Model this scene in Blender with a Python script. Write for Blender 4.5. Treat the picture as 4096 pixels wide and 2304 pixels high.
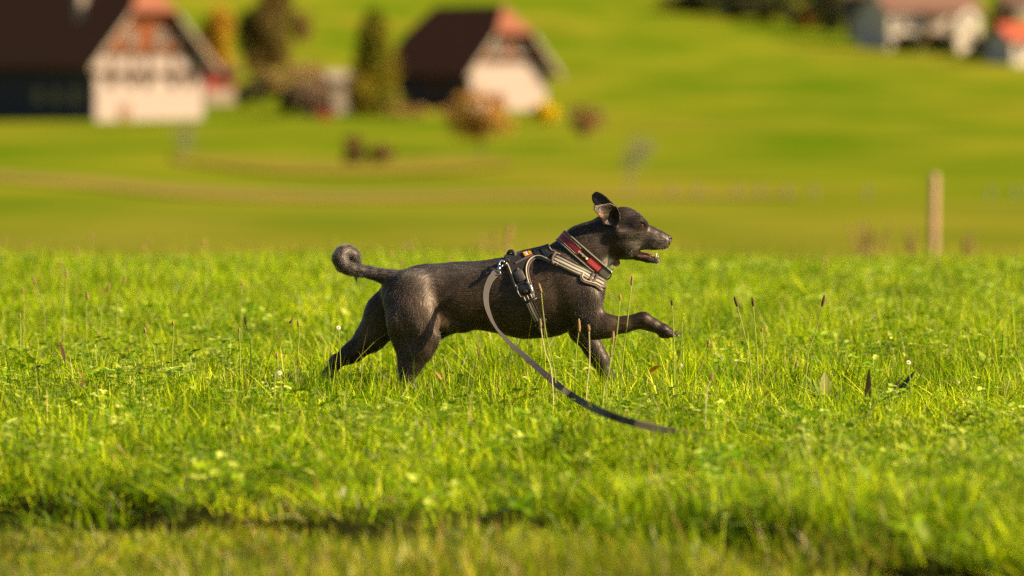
import bpy, bmesh, math, random
import numpy as np
from mathutils import Vector, Matrix, Quaternion
from mathutils.bvhtree import BVHTree

for o in list(bpy.data.objects):
    bpy.data.objects.remove(o, do_unlink=True)
SC = bpy.context.scene
COL = SC.collection
rng = np.random.default_rng(11)
random.seed(5)

# ------------------------------------------------------------------ camera
CAM_H = 0.9
CAM_Y = -16.0
FPX = 4096 * 200.0 / 36.0          # focal length in photograph pixels
HORIZ = 310.0                      # photograph row of the level line
PITCH = math.atan((1152 - HORIZ) / FPX)
cam_d = bpy.data.cameras.new('camera')
cam_d.lens = 200.0
cam_d.sensor_width = 36.0
cam_d.clip_start = 0.1
cam_d.clip_end = 6000.0
cam_d.dof.use_dof = True
cam_d.dof.focus_distance = 15.93
cam_d.dof.aperture_fstop = 3.5
cam = bpy.data.objects.new('camera', cam_d)
COL.objects.link(cam)
cam.location = (0, CAM_Y, CAM_H)
cam.rotation_euler = (math.pi / 2 - PITCH, 0, 0)
SC.camera = cam

# ------------------------------------------------------------------ light
SUN_EL = math.radians(31)
SUN_AZ = math.radians(74)          # to the right of straight behind the camera
S_DIR = Vector((math.sin(SUN_AZ) * math.cos(SUN_EL), -math.cos(SUN_AZ) * math.cos(SUN_EL), math.sin(SUN_EL)))
w = bpy.data.worlds.new('World')
SC.world = w
w.use_nodes = True
nt = w.node_tree
bg = nt.nodes['Background']
sky = nt.nodes.new('ShaderNodeTexSky')
sky.sky_type = 'NISHITA'
sky.sun_disc = False
sky.sun_elevation = SUN_EL
sky.sun_rotation = math.atan2(S_DIR.x, S_DIR.y)
sky.dust_density = 2.0
nt.links.new(sky.outputs[0], bg.inputs[0])
bg.inputs[1].default_value = 0.05
sd = bpy.data.lights.new('sun', 'SUN')
sd.energy = 5.0
sd.angle = math.radians(0.5)
sd.color = (1.0, 0.80, 0.52)
so = bpy.data.objects.new('sun', sd)
COL.objects.link(so)
so.rotation_euler = (-S_DIR).to_track_quat('-Z', 'Y').to_euler()
so.location = (30, -40, 40)

vs = SC.view_settings
vs.view_transform = 'Standard'
vs.look = 'None'
vs.exposure = 1.25
vs.gamma = 1.0
vs.use_curve_mapping = False
cy = SC.cycles
cy.max_bounces = 4
cy.diffuse_bounces = 2
cy.glossy_bounces = 2
cy.transmission_bounces = 2
cy.transparent_max_bounces = 4
cy.caustics_reflective = False
cy.caustics_refractive = False
cy.use_denoising = False      # the grain at full samples is finer than what a denoiser would smear
cy.sample_clamp_indirect = 4.0

# ------------------------------------------------------------------ pixel <-> place
_cp, _sp = math.cos(PITCH), math.sin(PITCH)
def ray(px, py):
    """Direction, per metre along +Y, of the sight line through a photograph pixel."""
    cx, cyy = (px - 2048) / FPX, -(py - 1152) / FPX
    d = np.array([cx, _cp + cyy * _sp, -_sp + cyy * _cp])
    return d / d[1]
def P(px, py, y=0.0):
    d = ray(px, py) * (y - CAM_Y)
    return np.array([d[0], y, CAM_H + d[2]])
def pix(v):
    v = np.atleast_2d(v)
    x, y, z = v[:, 0], v[:, 1] - CAM_Y, v[:, 2] - CAM_H
    depth = y * _cp - z * _sp
    up = y * _sp + z * _cp
    return np.stack([2048 + FPX * x / depth, 1152 - FPX * up / depth], 1)
PXM = FPX / 16.0                   # photograph pixels per metre at the dog

# ------------------------------------------------------------------ helpers
def mk(name, verts, faces, mat=None, parent=None, smooth=False, uvs=None):
    me = bpy.data.meshes.new(name)
    me.from_pydata([tuple(v) for v in verts], [], [tuple(f) for f in faces])
    if mat:
        me.materials.append(mat)
    if smooth:
        me.polygons.foreach_set('use_smooth', [True] * len(me.polygons))
    if uvs is not None:
        ul = me.uv_layers.new(name='UVMap')
        li = np.empty(len(me.loops), dtype=np.int32)
        me.loops.foreach_get('vertex_index', li)
        ul.data.foreach_set('uv', np.asarray(uvs, dtype=np.float32)[li].ravel())
    me.update()
    o = bpy.data.objects.new(name, me)
    COL.objects.link(o)
    if parent:
        o.parent = parent
        if not parent.get('_local'):
            o.matrix_parent_inverse = Matrix.Translation(-Vector(parent.location))
    return o
def fast_mesh(name, V, quads=None, tris=None, mat=None):
    me = bpy.data.meshes.new(name)
    V = np.asarray(V, dtype=np.float32)
    nq = 0 if quads is None else len(quads)
    ntr = 0 if tris is None else len(tris)
    me.vertices.add(len(V))
    me.vertices.foreach_set('co', V.ravel())
    loops, starts = [], []
    if nq:
        loops.append(np.asarray(quads, dtype=np.int32).ravel())
        starts.append(np.arange(nq) * 4)
    if ntr:
        loops.append(np.asarray(tris, dtype=np.int32).ravel())
        starts.append(nq * 4 + np.arange(ntr) * 3)
    L = np.concatenate(loops)
    me.loops.add(len(L))
    me.loops.foreach_set('vertex_index', L)
    me.polygons.add(nq + ntr)
    me.polygons.foreach_set('loop_start', np.concatenate(starts).astype(np.int32))
    me.update(calc_edges=True)
    me.validate()
    if mat:
        me.materials.append(mat)
    return me
def tag(o, label, cat, group=None):
    o['label'] = label
    o['category'] = cat
    if group:
        o['group'] = group
    return o
def empty(name, loc, label=None, cat=None, group=None, rotz=0.0, local=False):
    o = bpy.data.objects.new(name, None)
    o.empty_display_size = 0.05
    COL.objects.link(o)
    o.location = tuple(loc)
    o.rotation_euler = (0, 0, rotz)
    if local:
        o['_local'] = 1
    if label:
        tag(o, label, cat, group)
    return o
def structure(o):
    o['kind'] = 'structure'
    return o

def box(x0, x1, y0, y1, z0, z1):
    v = [(x0, y0, z0), (x1, y0, z0), (x1, y1, z0), (x0, y1, z0), (x0, y0, z1), (x1, y0, z1), (x1, y1, z1), (x0, y1, z1)]
    f = [(0, 3, 2, 1), (4, 5, 6, 7), (0, 1, 5, 4), (1, 2, 6, 5), (2, 3, 7, 6), (3, 0, 4, 7)]
    return v, f
def join_geo(items):
    V, F = [], []
    for v, f in items:
        n = len(V)
        V.extend([tuple(p) for p in v])
        F.extend([tuple(i + n for i in q) for q in f])
    return V, F
def catmull(pts, n):
    pts = [np.asarray(p, float) for p in pts]
    pts = [2 * pts[0] - pts[1]] + pts + [2 * pts[-1] - pts[-2]]
    out = []
    seg = len(pts) - 3
    for i in range(n):
        t = i / (n - 1) * seg
        k = min(int(t), seg - 1)
        u = t - k
        a, b, c, d = pts[k:k + 4]
        out.append(0.5 * ((2 * b) + (-a + c) * u + (2 * a - 5 * b + 4 * c - d) * u * u + (-a + 3 * b - 3 * c + d) * u ** 3))
    return np.array(out)
def tube(path, rad, seg=8, closed=False, caps=True):
    path = np.asarray(path, float)
    n = len(path)
    rad = np.broadcast_to(np.asarray(rad, float), (n,))
    V, F = [], []
    prev = None
    for i in range(n):
        if closed:
            t = path[(i + 1) % n] - path[i - 1]
        else:
            t = path[min(i + 1, n - 1)] - path[max(i - 1, 0)]
        t = t / (np.linalg.norm(t) + 1e-12)
        if prev is None:
            a = np.array([0, 0, 1.0]) if abs(t[2]) < 0.9 else np.array([1.0, 0, 0])
        else:
            a = prev
        a = a - t * np.dot(a, t)
        a /= np.linalg.norm(a) + 1e-12
        prev = a
        b = np.cross(t, a)
        for k in range(seg):
            th = 2 * math.pi * k / seg
            V.append(path[i] + rad[i] * (math.cos(th) * a + math.sin(th) * b))
    m = n if closed else n - 1
    for i in range(m):
        for k in range(seg):
            j = (i + 1) % n
            F.append((i * seg + k, i * seg + (k + 1) % seg, j * seg + (k + 1) % seg, j * seg + k))
    if caps and not closed:
        F.append(tuple(range(seg))[::-1])
        F.append(tuple((n - 1) * seg + k for k in range(seg)))
    return V, F

# ------------------------------------------------------------------ materials
def new_mat(name):
    m = bpy.data.materials.new(name)
    m.use_nodes = True
    nt = m.node_tree
    b = nt.nodes['Principled BSDF']
    return m, nt, b
def N(nt, t, **kw):
    n = nt.nodes.new(t)
    for k, v in kw.items():
        setattr(n, k, v)
    return n
def plain(name, col, rough=0.7, spec=0.3, metal=0.0, noise=0.0, scale=30.0, bump=0.0):
    """One procedural surface: base colour broken up by noise, optional fine relief."""
    m, nt, b = new_mat(name)
    b.inputs['Base Color'].default_value = (*col, 1)
    b.inputs['Roughness'].default_value = rough
    b.inputs['Specular IOR Level'].default_value = spec
    b.inputs['Metallic'].default_value = metal
    if noise or bump:
        tc = N(nt, 'ShaderNodeTexCoord')
        nz = N(nt, 'ShaderNodeTexNoise')
        nz.inputs['Scale'].default_value = scale
        nz.inputs['Detail'].default_value = 6
        nt.links.new(tc.outputs['Object'], nz.inputs['Vector'])
        if noise:
            mx = N(nt, 'ShaderNodeMix', data_type='RGBA')
            mx.inputs[6].default_value = (*[c * (1 - noise) for c in col], 1)
            mx.inputs[7].default_value = (*[min(1, c * (1 + noise)) for c in col], 1)
            nt.links.new(nz.outputs['Fac'], mx.inputs[0])
            nt.links.new(mx.outputs[2], b.inputs['Base Color'])
        if bump:
            bp = N(nt, 'ShaderNodeBump')
            bp.inputs['Strength'].default_value = bump
            bp.inputs['Distance'].default_value = 0.002
            nt.links.new(nz.outputs['Fac'], bp.inputs['Height'])
            nt.links.new(bp.outputs[0], b.inputs['Normal'])
    return m
def leaf_mat(name, transl=0.45, rough=0.42, spec=0.35, attr='tint', vary=0.25, gain=1.0, hue=0.02, place=None):
    """Thin leaf: the colour is stored per leaf, varied per plant; light passes through."""
    m, nt, b = new_mat(name)
    at = N(nt, 'ShaderNodeAttribute', attribute_name=attr)
    oi = N(nt, 'ShaderNodeObjectInfo')
    hs = N(nt, 'ShaderNodeHueSaturation')
    mr = N(nt, 'ShaderNodeMapRange')
    mr.inputs['To Min'].default_value = gain * (1 - vary)
    mr.inputs['To Max'].default_value = gain * (1 + vary)
    mh = N(nt, 'ShaderNodeMapRange')
    mh.inputs['To Min'].default_value = 0.5 - hue
    mh.inputs['To Max'].default_value = 0.5 + hue
    mul = N(nt, 'ShaderNodeMath', operation='MULTIPLY')
    mul.inputs[1].default_value = 7.31
    fr = N(nt, 'ShaderNodeMath', operation='FRACT')
    if place:      # patches of the field differ, instead of single plants
        geo = N(nt, 'ShaderNodeNewGeometry')
        nz = N(nt, 'ShaderNodeTexNoise'); nz.inputs['Scale'].default_value = place; nz.inputs['Detail'].default_value = 3
        nt.links.new(geo.outputs['Position'], nz.inputs['Vector'])
        m2 = N(nt, 'ShaderNodeMapRange'); m2.inputs['From Min'].default_value = 0.3; m2.inputs['From Max'].default_value = 0.7
        nt.links.new(nz.outputs['Fac'], m2.inputs[0])
        src = m2.outputs[0]
        mul.inputs[1].default_value = 1.0
    else:
        src = oi.outputs['Random']
    nt.links.new(src, mr.inputs[0])
    nt.links.new(src, mul.inputs[0])
    nt.links.new(mul.outputs[0], fr.inputs[0])
    nt.links.new(fr.outputs[0], mh.inputs[0])
    nt.links.new(at.outputs['Color'], hs.inputs['Color'])
    nt.links.new(mr.outputs[0], hs.inputs['Value'])
    nt.links.new(mh.outputs[0], hs.inputs['Hue'])
    nt.links.new(hs.outputs[0], b.inputs['Base Color'])
    b.inputs['Roughness'].default_value = rough
    b.inputs['Specular IOR Level'].default_value = spec
    tr = N(nt, 'ShaderNodeBsdfTranslucent')
    nt.links.new(hs.outputs[0], tr.inputs['Color'])
    ms = N(nt, 'ShaderNodeMixShader')
    ms.inputs[0].default_value = transl
    nt.links.new(b.outputs[0], ms.inputs[1])
    nt.links.new(tr.outputs[0], ms.inputs[2])
    nt.links.new(ms.outputs[0], nt.nodes['Material Output'].inputs['Surface'])
    return m
def set_tint(me, cols, name='tint'):
    a = me.color_attributes.new(name, 'FLOAT_COLOR', 'POINT')
    c = np.ones((len(me.vertices), 4), dtype=np.float32)
    c[:, :3] = cols
    a.data.foreach_set('color', c.ravel())
# ================================================================== the ground
def _hash(ix, iy, seed):
    h = (ix * 374761393 + iy * 668265263 + seed * 982451653) & 0x7fffffff
    h = (h ^ (h >> 13)) * 1274126177 & 0x7fffffff
    return ((h ^ (h >> 16)) & 0xffff) / 65535.0
def vnoise(x, y, seed=0):
    x = np.asarray(x, float); y = np.asarray(y, float)
    ix = np.floor(x).astype(np.int64); iy = np.floor(y).astype(np.int64)
    fx = x - ix; fy = y - iy
    fx = fx * fx * (3 - 2 * fx); fy = fy * fy * (3 - 2 * fy)
    a = _hash(ix, iy, seed); b = _hash(ix + 1, iy, seed)
    c = _hash(ix, iy + 1, seed); d = _hash(ix + 1, iy + 1, seed)
    return (a * (1 - fx) + b * fx) * (1 - fy) + (c * (1 - fx) + d * fx) * fy

_prof = np.array([(-40, 0.2), (0, 0.0), (20, 0.0), (25.5, 0.0), (28.5, -0.03), (34, -0.35), (46, -0.95), (65, -1.62), (90, -2.1), (115, -2.35),
                  (170, -2.76), (230, -3.04), (300, -3.19), (360, -3.0), (450, -2.35), (510, -0.9), (560, 1.1), (630, 4.2),
                  (700, 7.6), (800, 12.6), (1000, 24), (1400, 48), (2200, 90), (4200, 150)], float)
_pd = np.linspace(-40, 4200, 8481)
_pz = np.interp(_pd, _prof[:, 0], _prof[:, 1])
def _sm(a, n):
    k = np.ones(n) / n
    return np.convolve(np.pad(a, n // 2, mode='edge'), k, mode='valid')[:len(a)]
_pz_far = _sm(_sm(_pz, 61), 41)
_pz_near = _sm(_pz, 7)
_wt = np.clip((_pd - 60) / 60, 0, 1)
_pz = _pz_near * (1 - _wt) + _pz_far * _wt
def edge_row(x):
    """Where the mown strip ends and the taller grass begins (distance from the camera)."""
    return 11.85 - 0.78 * np.clip(x, -2.5, 2.0) + 0.13 * np.sin(x * 3.1 + 0.6) + 0.07 * np.sin(x * 7.7)
def rut(x, D):
    """Depth share of the broken hollow behind the mown edge."""
    x = np.asarray(x, float); D = np.asarray(D, float)
    e = D - edge_row(x) - 0.10 * np.sin(5.3 * x)
    gate = np.clip(2.2 * vnoise(x * 1.6 + 3.7, D * 0.3, 55) - 0.15, 0.25, 1)
    return np.exp(-((e + 0.16) / 0.24) ** 2) * gate
def height(x, D):
    x = np.asarray(x, float); D = np.asarray(D, float)
    z = np.interp(D, _pd, _pz)
    near = np.clip((40 - D) / 10, 0, 1)
    z = z + near * (0.035 * (vnoise(x * 0.9, D * 0.9, 3) - 0.5) + 0.018 * (vnoise(x * 3.1, D * 3.1, 4) - 0.5))
    # the shallow rut along the mown edge
    st = np.clip((edge_row(x) - 0.02 - D) / 0.16, 0, 1)
    z = z - (0.060 * st * st * (3 - 2 * st) + 0.10 * rut(x, D)) * near
    # the meadow falls off a little sooner on the right, and the slope behind is tilted
    z = z - 0.012 * np.clip(x, 0, 4) * np.clip((D - 18) / 8, 0, 1) * near
    far = np.clip((D - 90) / 120, 0, 1)
    z = z + far * (1.1 * (vnoise(x / 55.0, D / 90.0, 7) - 0.5) + 0.22 * (vnoise(x / 17.0, D / 40.0, 8) - 0.5)) * np.clip(D / 500, 0.25, 1.6)
    z = z - np.clip((D - 480) / 150, 0, 1) * 0.035 * np.clip(x, -120, 160)
    return z
def ground(x, y):
    return float(height(x, y - CAM_Y))
def hit_ground(px, py, dmin=45.0, dmax=1400.0):
    """The place on the ground seen through a photograph pixel."""
    d = ray(px, py)
    t = np.linspace(dmin, dmax, 8000)
    z = CAM_H + d[2] * t
    g = height(d[0] * t, t)
    s = z - g
    k = np.where(s <= 0)[0]
    i = k[0] if len(k) else len(t) - 1
    return np.array([d[0] * t[i], t[i] + CAM_Y, g[i]]), t[i]

def land_mesh():
    Ds = np.concatenate([np.linspace(-30, 6, 10), np.arange(7, 32, 0.09), np.geomspace(32.2, 1000, 420), np.geomspace(1010, 4000, 40)])
    ts = np.sign(np.linspace(-1, 1, 241)) * np.abs(np.linspace(-1, 1, 241)) ** 1.9
    DD, TT = np.meshgrid(Ds, ts, indexing='ij')
    XX = TT * (9 + 0.75 * np.clip(DD, 0, None))
    ZZ = height(XX, DD)
    V = np.stack([XX, DD + CAM_Y, ZZ], -1).reshape(-1, 3)
    n, m = DD.shape
    i = np.arange(n * m).reshape(n, m)
    Q = np.stack([i[:-1, :-1], i[:-1, 1:], i[1:, 1:], i[1:, :-1]], -1).reshape(-1, 4)
    return V, Q
def meadow_mat():
    m, nt, b = new_mat('meadow')
    geo = N(nt, 'ShaderNodeNewGeometry')
    sep = N(nt, 'ShaderNodeSeparateXYZ')
    nt.links.new(geo.outputs['Position'], sep.inputs[0])
    def noise(scale, detail, stretch, off=(0, 0, 0)):
        mp = N(nt, 'ShaderNodeMapping')
        mp.inputs['Scale'].default_value = stretch
        mp.inputs['Location'].default_value = off
        nt.links.new(geo.outputs['Position'], mp.inputs[0])
        nz = N(nt, 'ShaderNodeTexNoise')
        nz.inputs['Scale'].default_value = scale
        nz.inputs['Detail'].default_value = detail
        nt.links.new(mp.outputs[0], nz.inputs['Vector'])
        return nz.outputs['Fac']
    def ramp(f, stops):
        r = N(nt, 'ShaderNodeValToRGB')
        els = r.color_ramp.elements
        els[0].position, els[0].color = stops[0][0], (*stops[0][1], 1)
        els[1].position, els[1].color = stops[-1][0], (*stops[-1][1], 1)
        for p, c in stops[1:-1]:
            e = els.new(p); e.color = (*c, 1)
        nt.links.new(f, r.inputs[0])
        return r.outputs[0]
    def mixc(f, a, c):
        mx = N(nt, 'ShaderNodeMix', data_type='RGBA')
        nt.links.new(f, mx.inputs[0])
        for s, k in ((a, 6), (c, 7)):
            if isinstance(s, tuple):
                mx.inputs[k].default_value = (*s, 1)
            else:
                nt.links.new(s, mx.inputs[k])
        return mx.outputs[2]
    big = ramp(noise(0.022, 3, (1.0, 0.30, 0.0), (3, 11, 0)), [(0.38, (0.080, 0.150, 0.003)), (0.50, (0.140, 0.180, 0.006)), (0.63, (0.205, 0.170, 0.018))])
    mid = ramp(noise(0.16, 5, (0.55, 0.30, 0.0)), [(0.38, (0.050, 0.105, 0.003)), (0.62, (0.215, 0.195, 0.016))])
    mx = N(nt, 'ShaderNodeMix', data_type='RGBA')
    mx.inputs[0].default_value = 0.5
    nt.links.new(big, mx.inputs[6]); nt.links.new(mid, mx.inputs[7])
    far = mx.outputs[2]
    soil = ramp(noise(9.0, 6, (1, 1, 1)), [(0.35, (0.016, 0.020, 0.004)), (0.65, (0.045, 0.046, 0.011))])
    mr = N(nt, 'ShaderNodeMapRange')
    mr.inputs['From Min'].default_value = 14.0
    mr.inputs['From Max'].default_value = 30.0
    nt.links.new(sep.outputs['Y'], mr.inputs[0])
    # rough pasture in the hollow beyond the crest
    m3 = N(nt, 'ShaderNodeMapRange'); m3.inputs['From Min'].default_value = 165.0; m3.inputs['From Max'].default_value = 70.0; m3.inputs['To Max'].default_value = 0.8
    nt.links.new(sep.outputs['Y'], m3.inputs[0])
    rough = ramp(noise(0.35, 5, (0.5, 0.3, 0.0)), [(0.38, (0.100, 0.125, 0.006)), (0.62, (0.215, 0.175, 0.030))])
    far = mixc(m3.outputs[0], far, rough)
    c = mixc(mr.outputs[0], soil, far)
    nt.links.new(c, b.inputs['Base Color'])
    b.inputs['Roughness'].default_value = 0.9
    b.inputs['Specular IOR Level'].default_value = 0.0
    return m
_V, _Q = land_mesh()
M_MEADOW = meadow_mat()
_me = fast_mesh('ground', _V, quads=_Q, mat=M_MEADOW)
_me.polygons.foreach_set('use_smooth', [True] * len(_me.polygons))
ground_obj = bpy.data.objects.new('ground', _me)
COL.objects.link(ground_obj)
structure(ground_obj)

M_DRY = plain('dry_grass', (0.185, 0.160, 0.022), 0.95, 0.0, noise=0.35, scale=0.12)
M_DRY2 = plain('dry_grass_brown', (0.165, 0.145, 0.026), 0.95, 0.0, noise=0.4, scale=0.2)
M_LUSH = plain('lush_grass', (0.125, 0.180, 0.003), 0.95, 0.0, noise=0.3, scale=0.12)
M_TRACK = plain('track', (0.215, 0.165, 0.040), 0.95, 0.0, noise=0.2, scale=0.5)
def strip(name, line, mat, lift, n=60):
    """A ribbon on the ground: rows of (px, upper py, lower py)."""
    L = catmull([np.array(p, float) for p in line], n)
    V, F = [], []
    m = 6
    for i in range(n):
        for j in range(m):
            f = j / (m - 1)
            py = L[i, 1] * f + L[i, 2] * (1 - f)
            w, D = hit_ground(L[i, 0], py)
            V.append((w[0], w[1], w[2] + lift))
    for i in range(n - 1):
        for j in range(m - 1):
            a = i * m + j
            F.append((a, a + m, a + m + 1, a + 1))
    o = mk(name, V, F, mat, smooth=True)
    return structure(o)
strip('track', [(-260, 672, 700), (0, 692, 724), (400, 718, 756), (700, 745, 786), (1000, 760, 800), (1400, 772, 808), (1900, 774, 800), (2500, 778, 796), (3200, 784, 794)], M_TRACK, 0.05)
strip('dry_verge', [(690, 618, 648), (900, 628, 676), (1150, 640, 700), (1450, 646, 705), (1800, 625, 690), (2050, 640, 668)], M_DRY, 0.09)
# strip('dry_bank', [(1150, 790, 830), (1320, 770, 872), (1460, 775, 850), (1800, 792, 856), (2250, 800, 850), (2600, 806, 842)], M_DRY, 0.12)
# strip('brown_bank', [(-300, 915, 985), (200, 920, 985), (700, 912, 985), (1100, 905, 985), (1700, 880, 985), (2200, 850, 985), (2800, 815, 985), (3300, 812, 985), (3800, 800, 985), (4300, 790, 985)], M_DRY2, 0.05)
# strip('lush_meadow', [(-200, 735, 860), (200, 765, 900), (600, 805, 905), (1000, 835, 895), (1350, 855, 885)], M_LUSH, 0.07)
# strip('lush_slope', [(1700, 700, 745), (2050, 690, 770), (2500, 640, 770), (3000, 690, 790), (3500, 740, 800)], M_LUSH, 0.07)
# ================================================================== farmhouses
M_PLASTER = plain('plaster', (0.38, 0.30, 0.265), 0.9, 0.1, noise=0.12, scale=0.8)
M_PLASTER2 = plain('grey_plaster', (0.30, 0.235, 0.19), 0.9, 0.1, noise=0.12, scale=0.8)
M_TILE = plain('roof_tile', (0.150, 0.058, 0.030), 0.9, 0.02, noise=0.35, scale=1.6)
M_HIP = plain('roof_tile_sunlit', (0.23, 0.080, 0.045), 0.75, 0.2, noise=0.25, scale=1.6)  # same tile as the slopes, sunlight put into its lighter colour
M_CLAD = plain('orange_cladding', (0.20, 0.055, 0.013), 0.75, 0.2, noise=0.35, scale=1.2)
M_BEAM = plain('dark_timber', (0.065, 0.036, 0.022), 0.8, 0.2, noise=0.3, scale=3)
M_BARGE = plain('grey_timber', (0.30, 0.24, 0.19), 0.8, 0.2, noise=0.25, scale=3)
M_DARKWALL = plain('shaded_wall', (0.045, 0.040, 0.040), 0.85, 0.15, noise=0.3, scale=2)  # shade of the long side put into the wall colour
M_GLASS = plain('window_glass', (0.05, 0.055, 0.06), 0.12, 0.5)
M_FRAME = plain('white_frame', (0.34, 0.29, 0.24), 0.6, 0.3)
M_DOOR = plain('door_wood', (0.30, 0.15, 0.08), 0.7, 0.2, noise=0.3, scale=4)
M_REDWOOD = plain('red_boards', (0.36, 0.045, 0.030), 0.75, 0.2, noise=0.35, scale=2)

def hip_roof(W, L, ze, tanp, ov, fo, zh, hip_run, back_hip=True):
    zr = ze + W / 2 * tanp
    xe, zeo = W / 2 + ov, ze - ov * tanp
    xh = (zr - zh) / tanp
    yb = L + fo
    yf = -fo
    pts = {'ef': (-xe, yf, zeo), 'hf': (-xh, yf, zh), 'rf': (0, yf + hip_run, zr), 'rb': (0, yb - hip_run, zr), 'hb': (-xh, yb, zh), 'eb': (-xe, yb, zeo)}
    mir = lambda p: (-p[0], p[1], p[2])
    left = [pts[k] for k in ('ef', 'hf', 'rf', 'rb', 'hb', 'eb')]
    right = [mir(p) for p in left][::-1]
    hipf = [pts['hf'], mir(pts['hf']), pts['rf']]
    hipb = [mir(pts['hb']), pts['hb'], pts['rb']]
    return left, right, hipf, hipb, zr
def slab(poly, th):
    """A roof face with thickness below it."""
    p = np.array(poly, float)
    n = np.cross(p[1] - p[0], p[2] - p[0]); n /= np.linalg.norm(n)
    if n[2] < 0:
        n = -n; p = p[::-1]
    q = p - n * th
    k = len(p)
    V = np.concatenate([p, q])
    F = [tuple(range(k)), tuple(range(2 * k - 1, k - 1, -1))]
    F += [(i, i + k, (i + 1) % k + k, (i + 1) % k) for i in range(k)]
    return V, F
def win(parent, x, z, w, h, y, mat_f=M_FRAME):
    f = mk('window', *join_geo([box(x - w / 2, x + w / 2, y - 0.10, y - 0.004, z, z + 0.09), box(x - w / 2, x + w / 2, y - 0.10, y - 0.004, z + h - 0.09, z + h),
                                box(x - w / 2, x - w / 2 + 0.09, y - 0.098, y - 0.004, z + 0.09, z + h - 0.09), box(x + w / 2 - 0.09, x + w / 2, y - 0.098, y - 0.004, z + 0.09, z + h - 0.09),
                                box(x - 0.035, x + 0.035, y - 0.09, y - 0.004, z + 0.09, z + h - 0.09)]), mat_f, parent)
    p = mk('pane', *box(x - w / 2 + 0.05, x + w / 2 - 0.05, y - 0.05, y - 0.003, z + 0.05, z + h - 0.05), M_GLASS, f)
    s = mk('sill', *box(x - w / 2 - 0.1, x + w / 2 + 0.1, y - 0.2, y - 0.005, z - 0.1, z - 0.003), mat_f, f)
    return f
def prism_gable(W, ze, zt, xh, y0, y1):
    """Gable panel between the eave line and the half hip."""
    v = [(-W / 2, y0, ze), (W / 2, y0, ze), (xh, y0, zt), (-xh, y0, zt)]
    V = v + [(a, y1, c) for a, b, c in v]
    F = [(0, 1, 2, 3), (7, 6, 5, 4), (0, 4, 5, 1), (1, 5, 6, 2), (2, 6, 7, 3), (3, 7, 4, 0)]
    return V, F
def farmhouse(base, W, L, ze, tanp, zh, th, label, timber, name='farmhouse'):
    r = empty(name, base, label, 'house', 'half-hipped farmhouses', rotz=th, local=True)
    bz = -1.6
    # shell: plastered gable front, left and back walls coloured dark for their shade
    mk('front_wall', *box(-W / 2, W / 2, 0, 0.4, bz, ze), M_PLASTER, r)
    mk('side_wall', *box(-W / 2 + 0.002, -W / 2 + 0.4, 0.402, L, bz, ze), M_DARKWALL, r)
    mk('side_wall', *box(W / 2 - 0.4, W / 2 - 0.002, 0.402, L, bz, ze), M_PLASTER2, r)
    mk('back_wall', *box(-W / 2 + 0.402, W / 2 - 0.402, L - 0.4, L - 0.003, bz, ze), M_DARKWALL, r)
    ov, fo = 0.95, 1.05
    left, right, hipf, hipb, zr = hip_roof(W, L, ze, tanp, ov, fo, zh, 2.0)
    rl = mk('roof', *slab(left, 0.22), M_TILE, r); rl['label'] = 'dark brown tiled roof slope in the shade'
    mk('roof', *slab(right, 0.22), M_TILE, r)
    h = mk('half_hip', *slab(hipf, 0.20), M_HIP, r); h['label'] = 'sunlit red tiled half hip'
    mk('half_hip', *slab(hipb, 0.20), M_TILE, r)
    # boarded gable
    xh = (zr - zh) / tanp
    g = mk('gable', *prism_gable(W - 0.02, ze + 0.004, zh - 0.05, xh - 0.05, -0.02, 0.3), M_CLAD, r)
    nb = int(W / 0.55)
    for i in range(nb):
        x = -W / 2 + 0.35 + i * (W - 0.7) / (nb - 1)
        top = min(zh - 0.15, ze + (W / 2 - abs(x)) * tanp - 0.35)
        if top > ze + 0.4:
            mk('board', *box(x - 0.10, x + 0.10, -0.06, -0.022, ze + 0.05, top), M_CLAD, g)
    # barge boards along the verge
    for s in (-1, 1):
        a = np.array([s * (W / 2 + ov), -fo, ze - ov * tanp]); b = np.array([s * xh, -fo, zh])
        d = np.array([0, -0.08, 0]); dn = np.array([0, 0, -0.42])
        V = [a, b, b + dn, a + dn]; V = V + [p + d for p in V]
        mk('barge_board', V, [(0, 1, 2, 3), (7, 6, 5, 4), (0, 4, 5, 1), (1, 5, 6, 2), (2, 6, 7, 3), (3, 7, 4, 0)], M_BARGE, r)
    mk('eaves_beam', *box(-W / 2 - 0.2, W / 2 + 0.2, -0.16, -0.025, ze - 0.22, ze + 0.14), M_BEAM, r)
    return r, zr
TH = math.radians(29)

b1, D1 = hit_ground(598, 480)
s1 = FPX / D1
W1 = 414 / s1 / math.cos(TH)
k1 = s1
h1, zr1 = farmhouse(b1, W1, 31.0, 270 / k1, 1.24, 432 / k1, TH, 'large farmhouse with half-timbered white gable, orange cladding and long dark roof', True)
ze1 = 270 / k1
mk('rail_beam', *box(-W1 / 2 - 0.1, W1 / 2 + 0.1, -0.18, -0.006, 178 / k1, 196 / k1), M_BEAM, h1)
for fx in (0.155, 0.34, 0.49, 0.72, 0.88):
    x = -W1 / 2 + fx * W1
    mk('post', *box(x - 0.10, x + 0.10, -0.15, -0.007, 196 / k1 + 0.01, ze1 - 0.23), M_BEAM, h1)
    z0, z1 = 128 / k1, 178 / k1 - 0.004
    V = [(x - 0.09, -0.16, z0), (x + 0.09, -0.16, z0), (x + 0.52, -0.16, z1), (x - 0.52, -0.16, z1)]
    V = V + [(a, -0.008, c) for a, b, c in V]
    mk('bracket', V, [(0, 1, 2, 3), (7, 6, 5, 4), (0, 4, 5, 1), (1, 5, 6, 2), (2, 6, 7, 3), (3, 7, 4, 0)], M_BEAM, h1)
for x in (-1.6, 0.9, 2.5):
    win(h1, x, ze1 + 0.75, 0.9, 1.05, -0.062)
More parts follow.
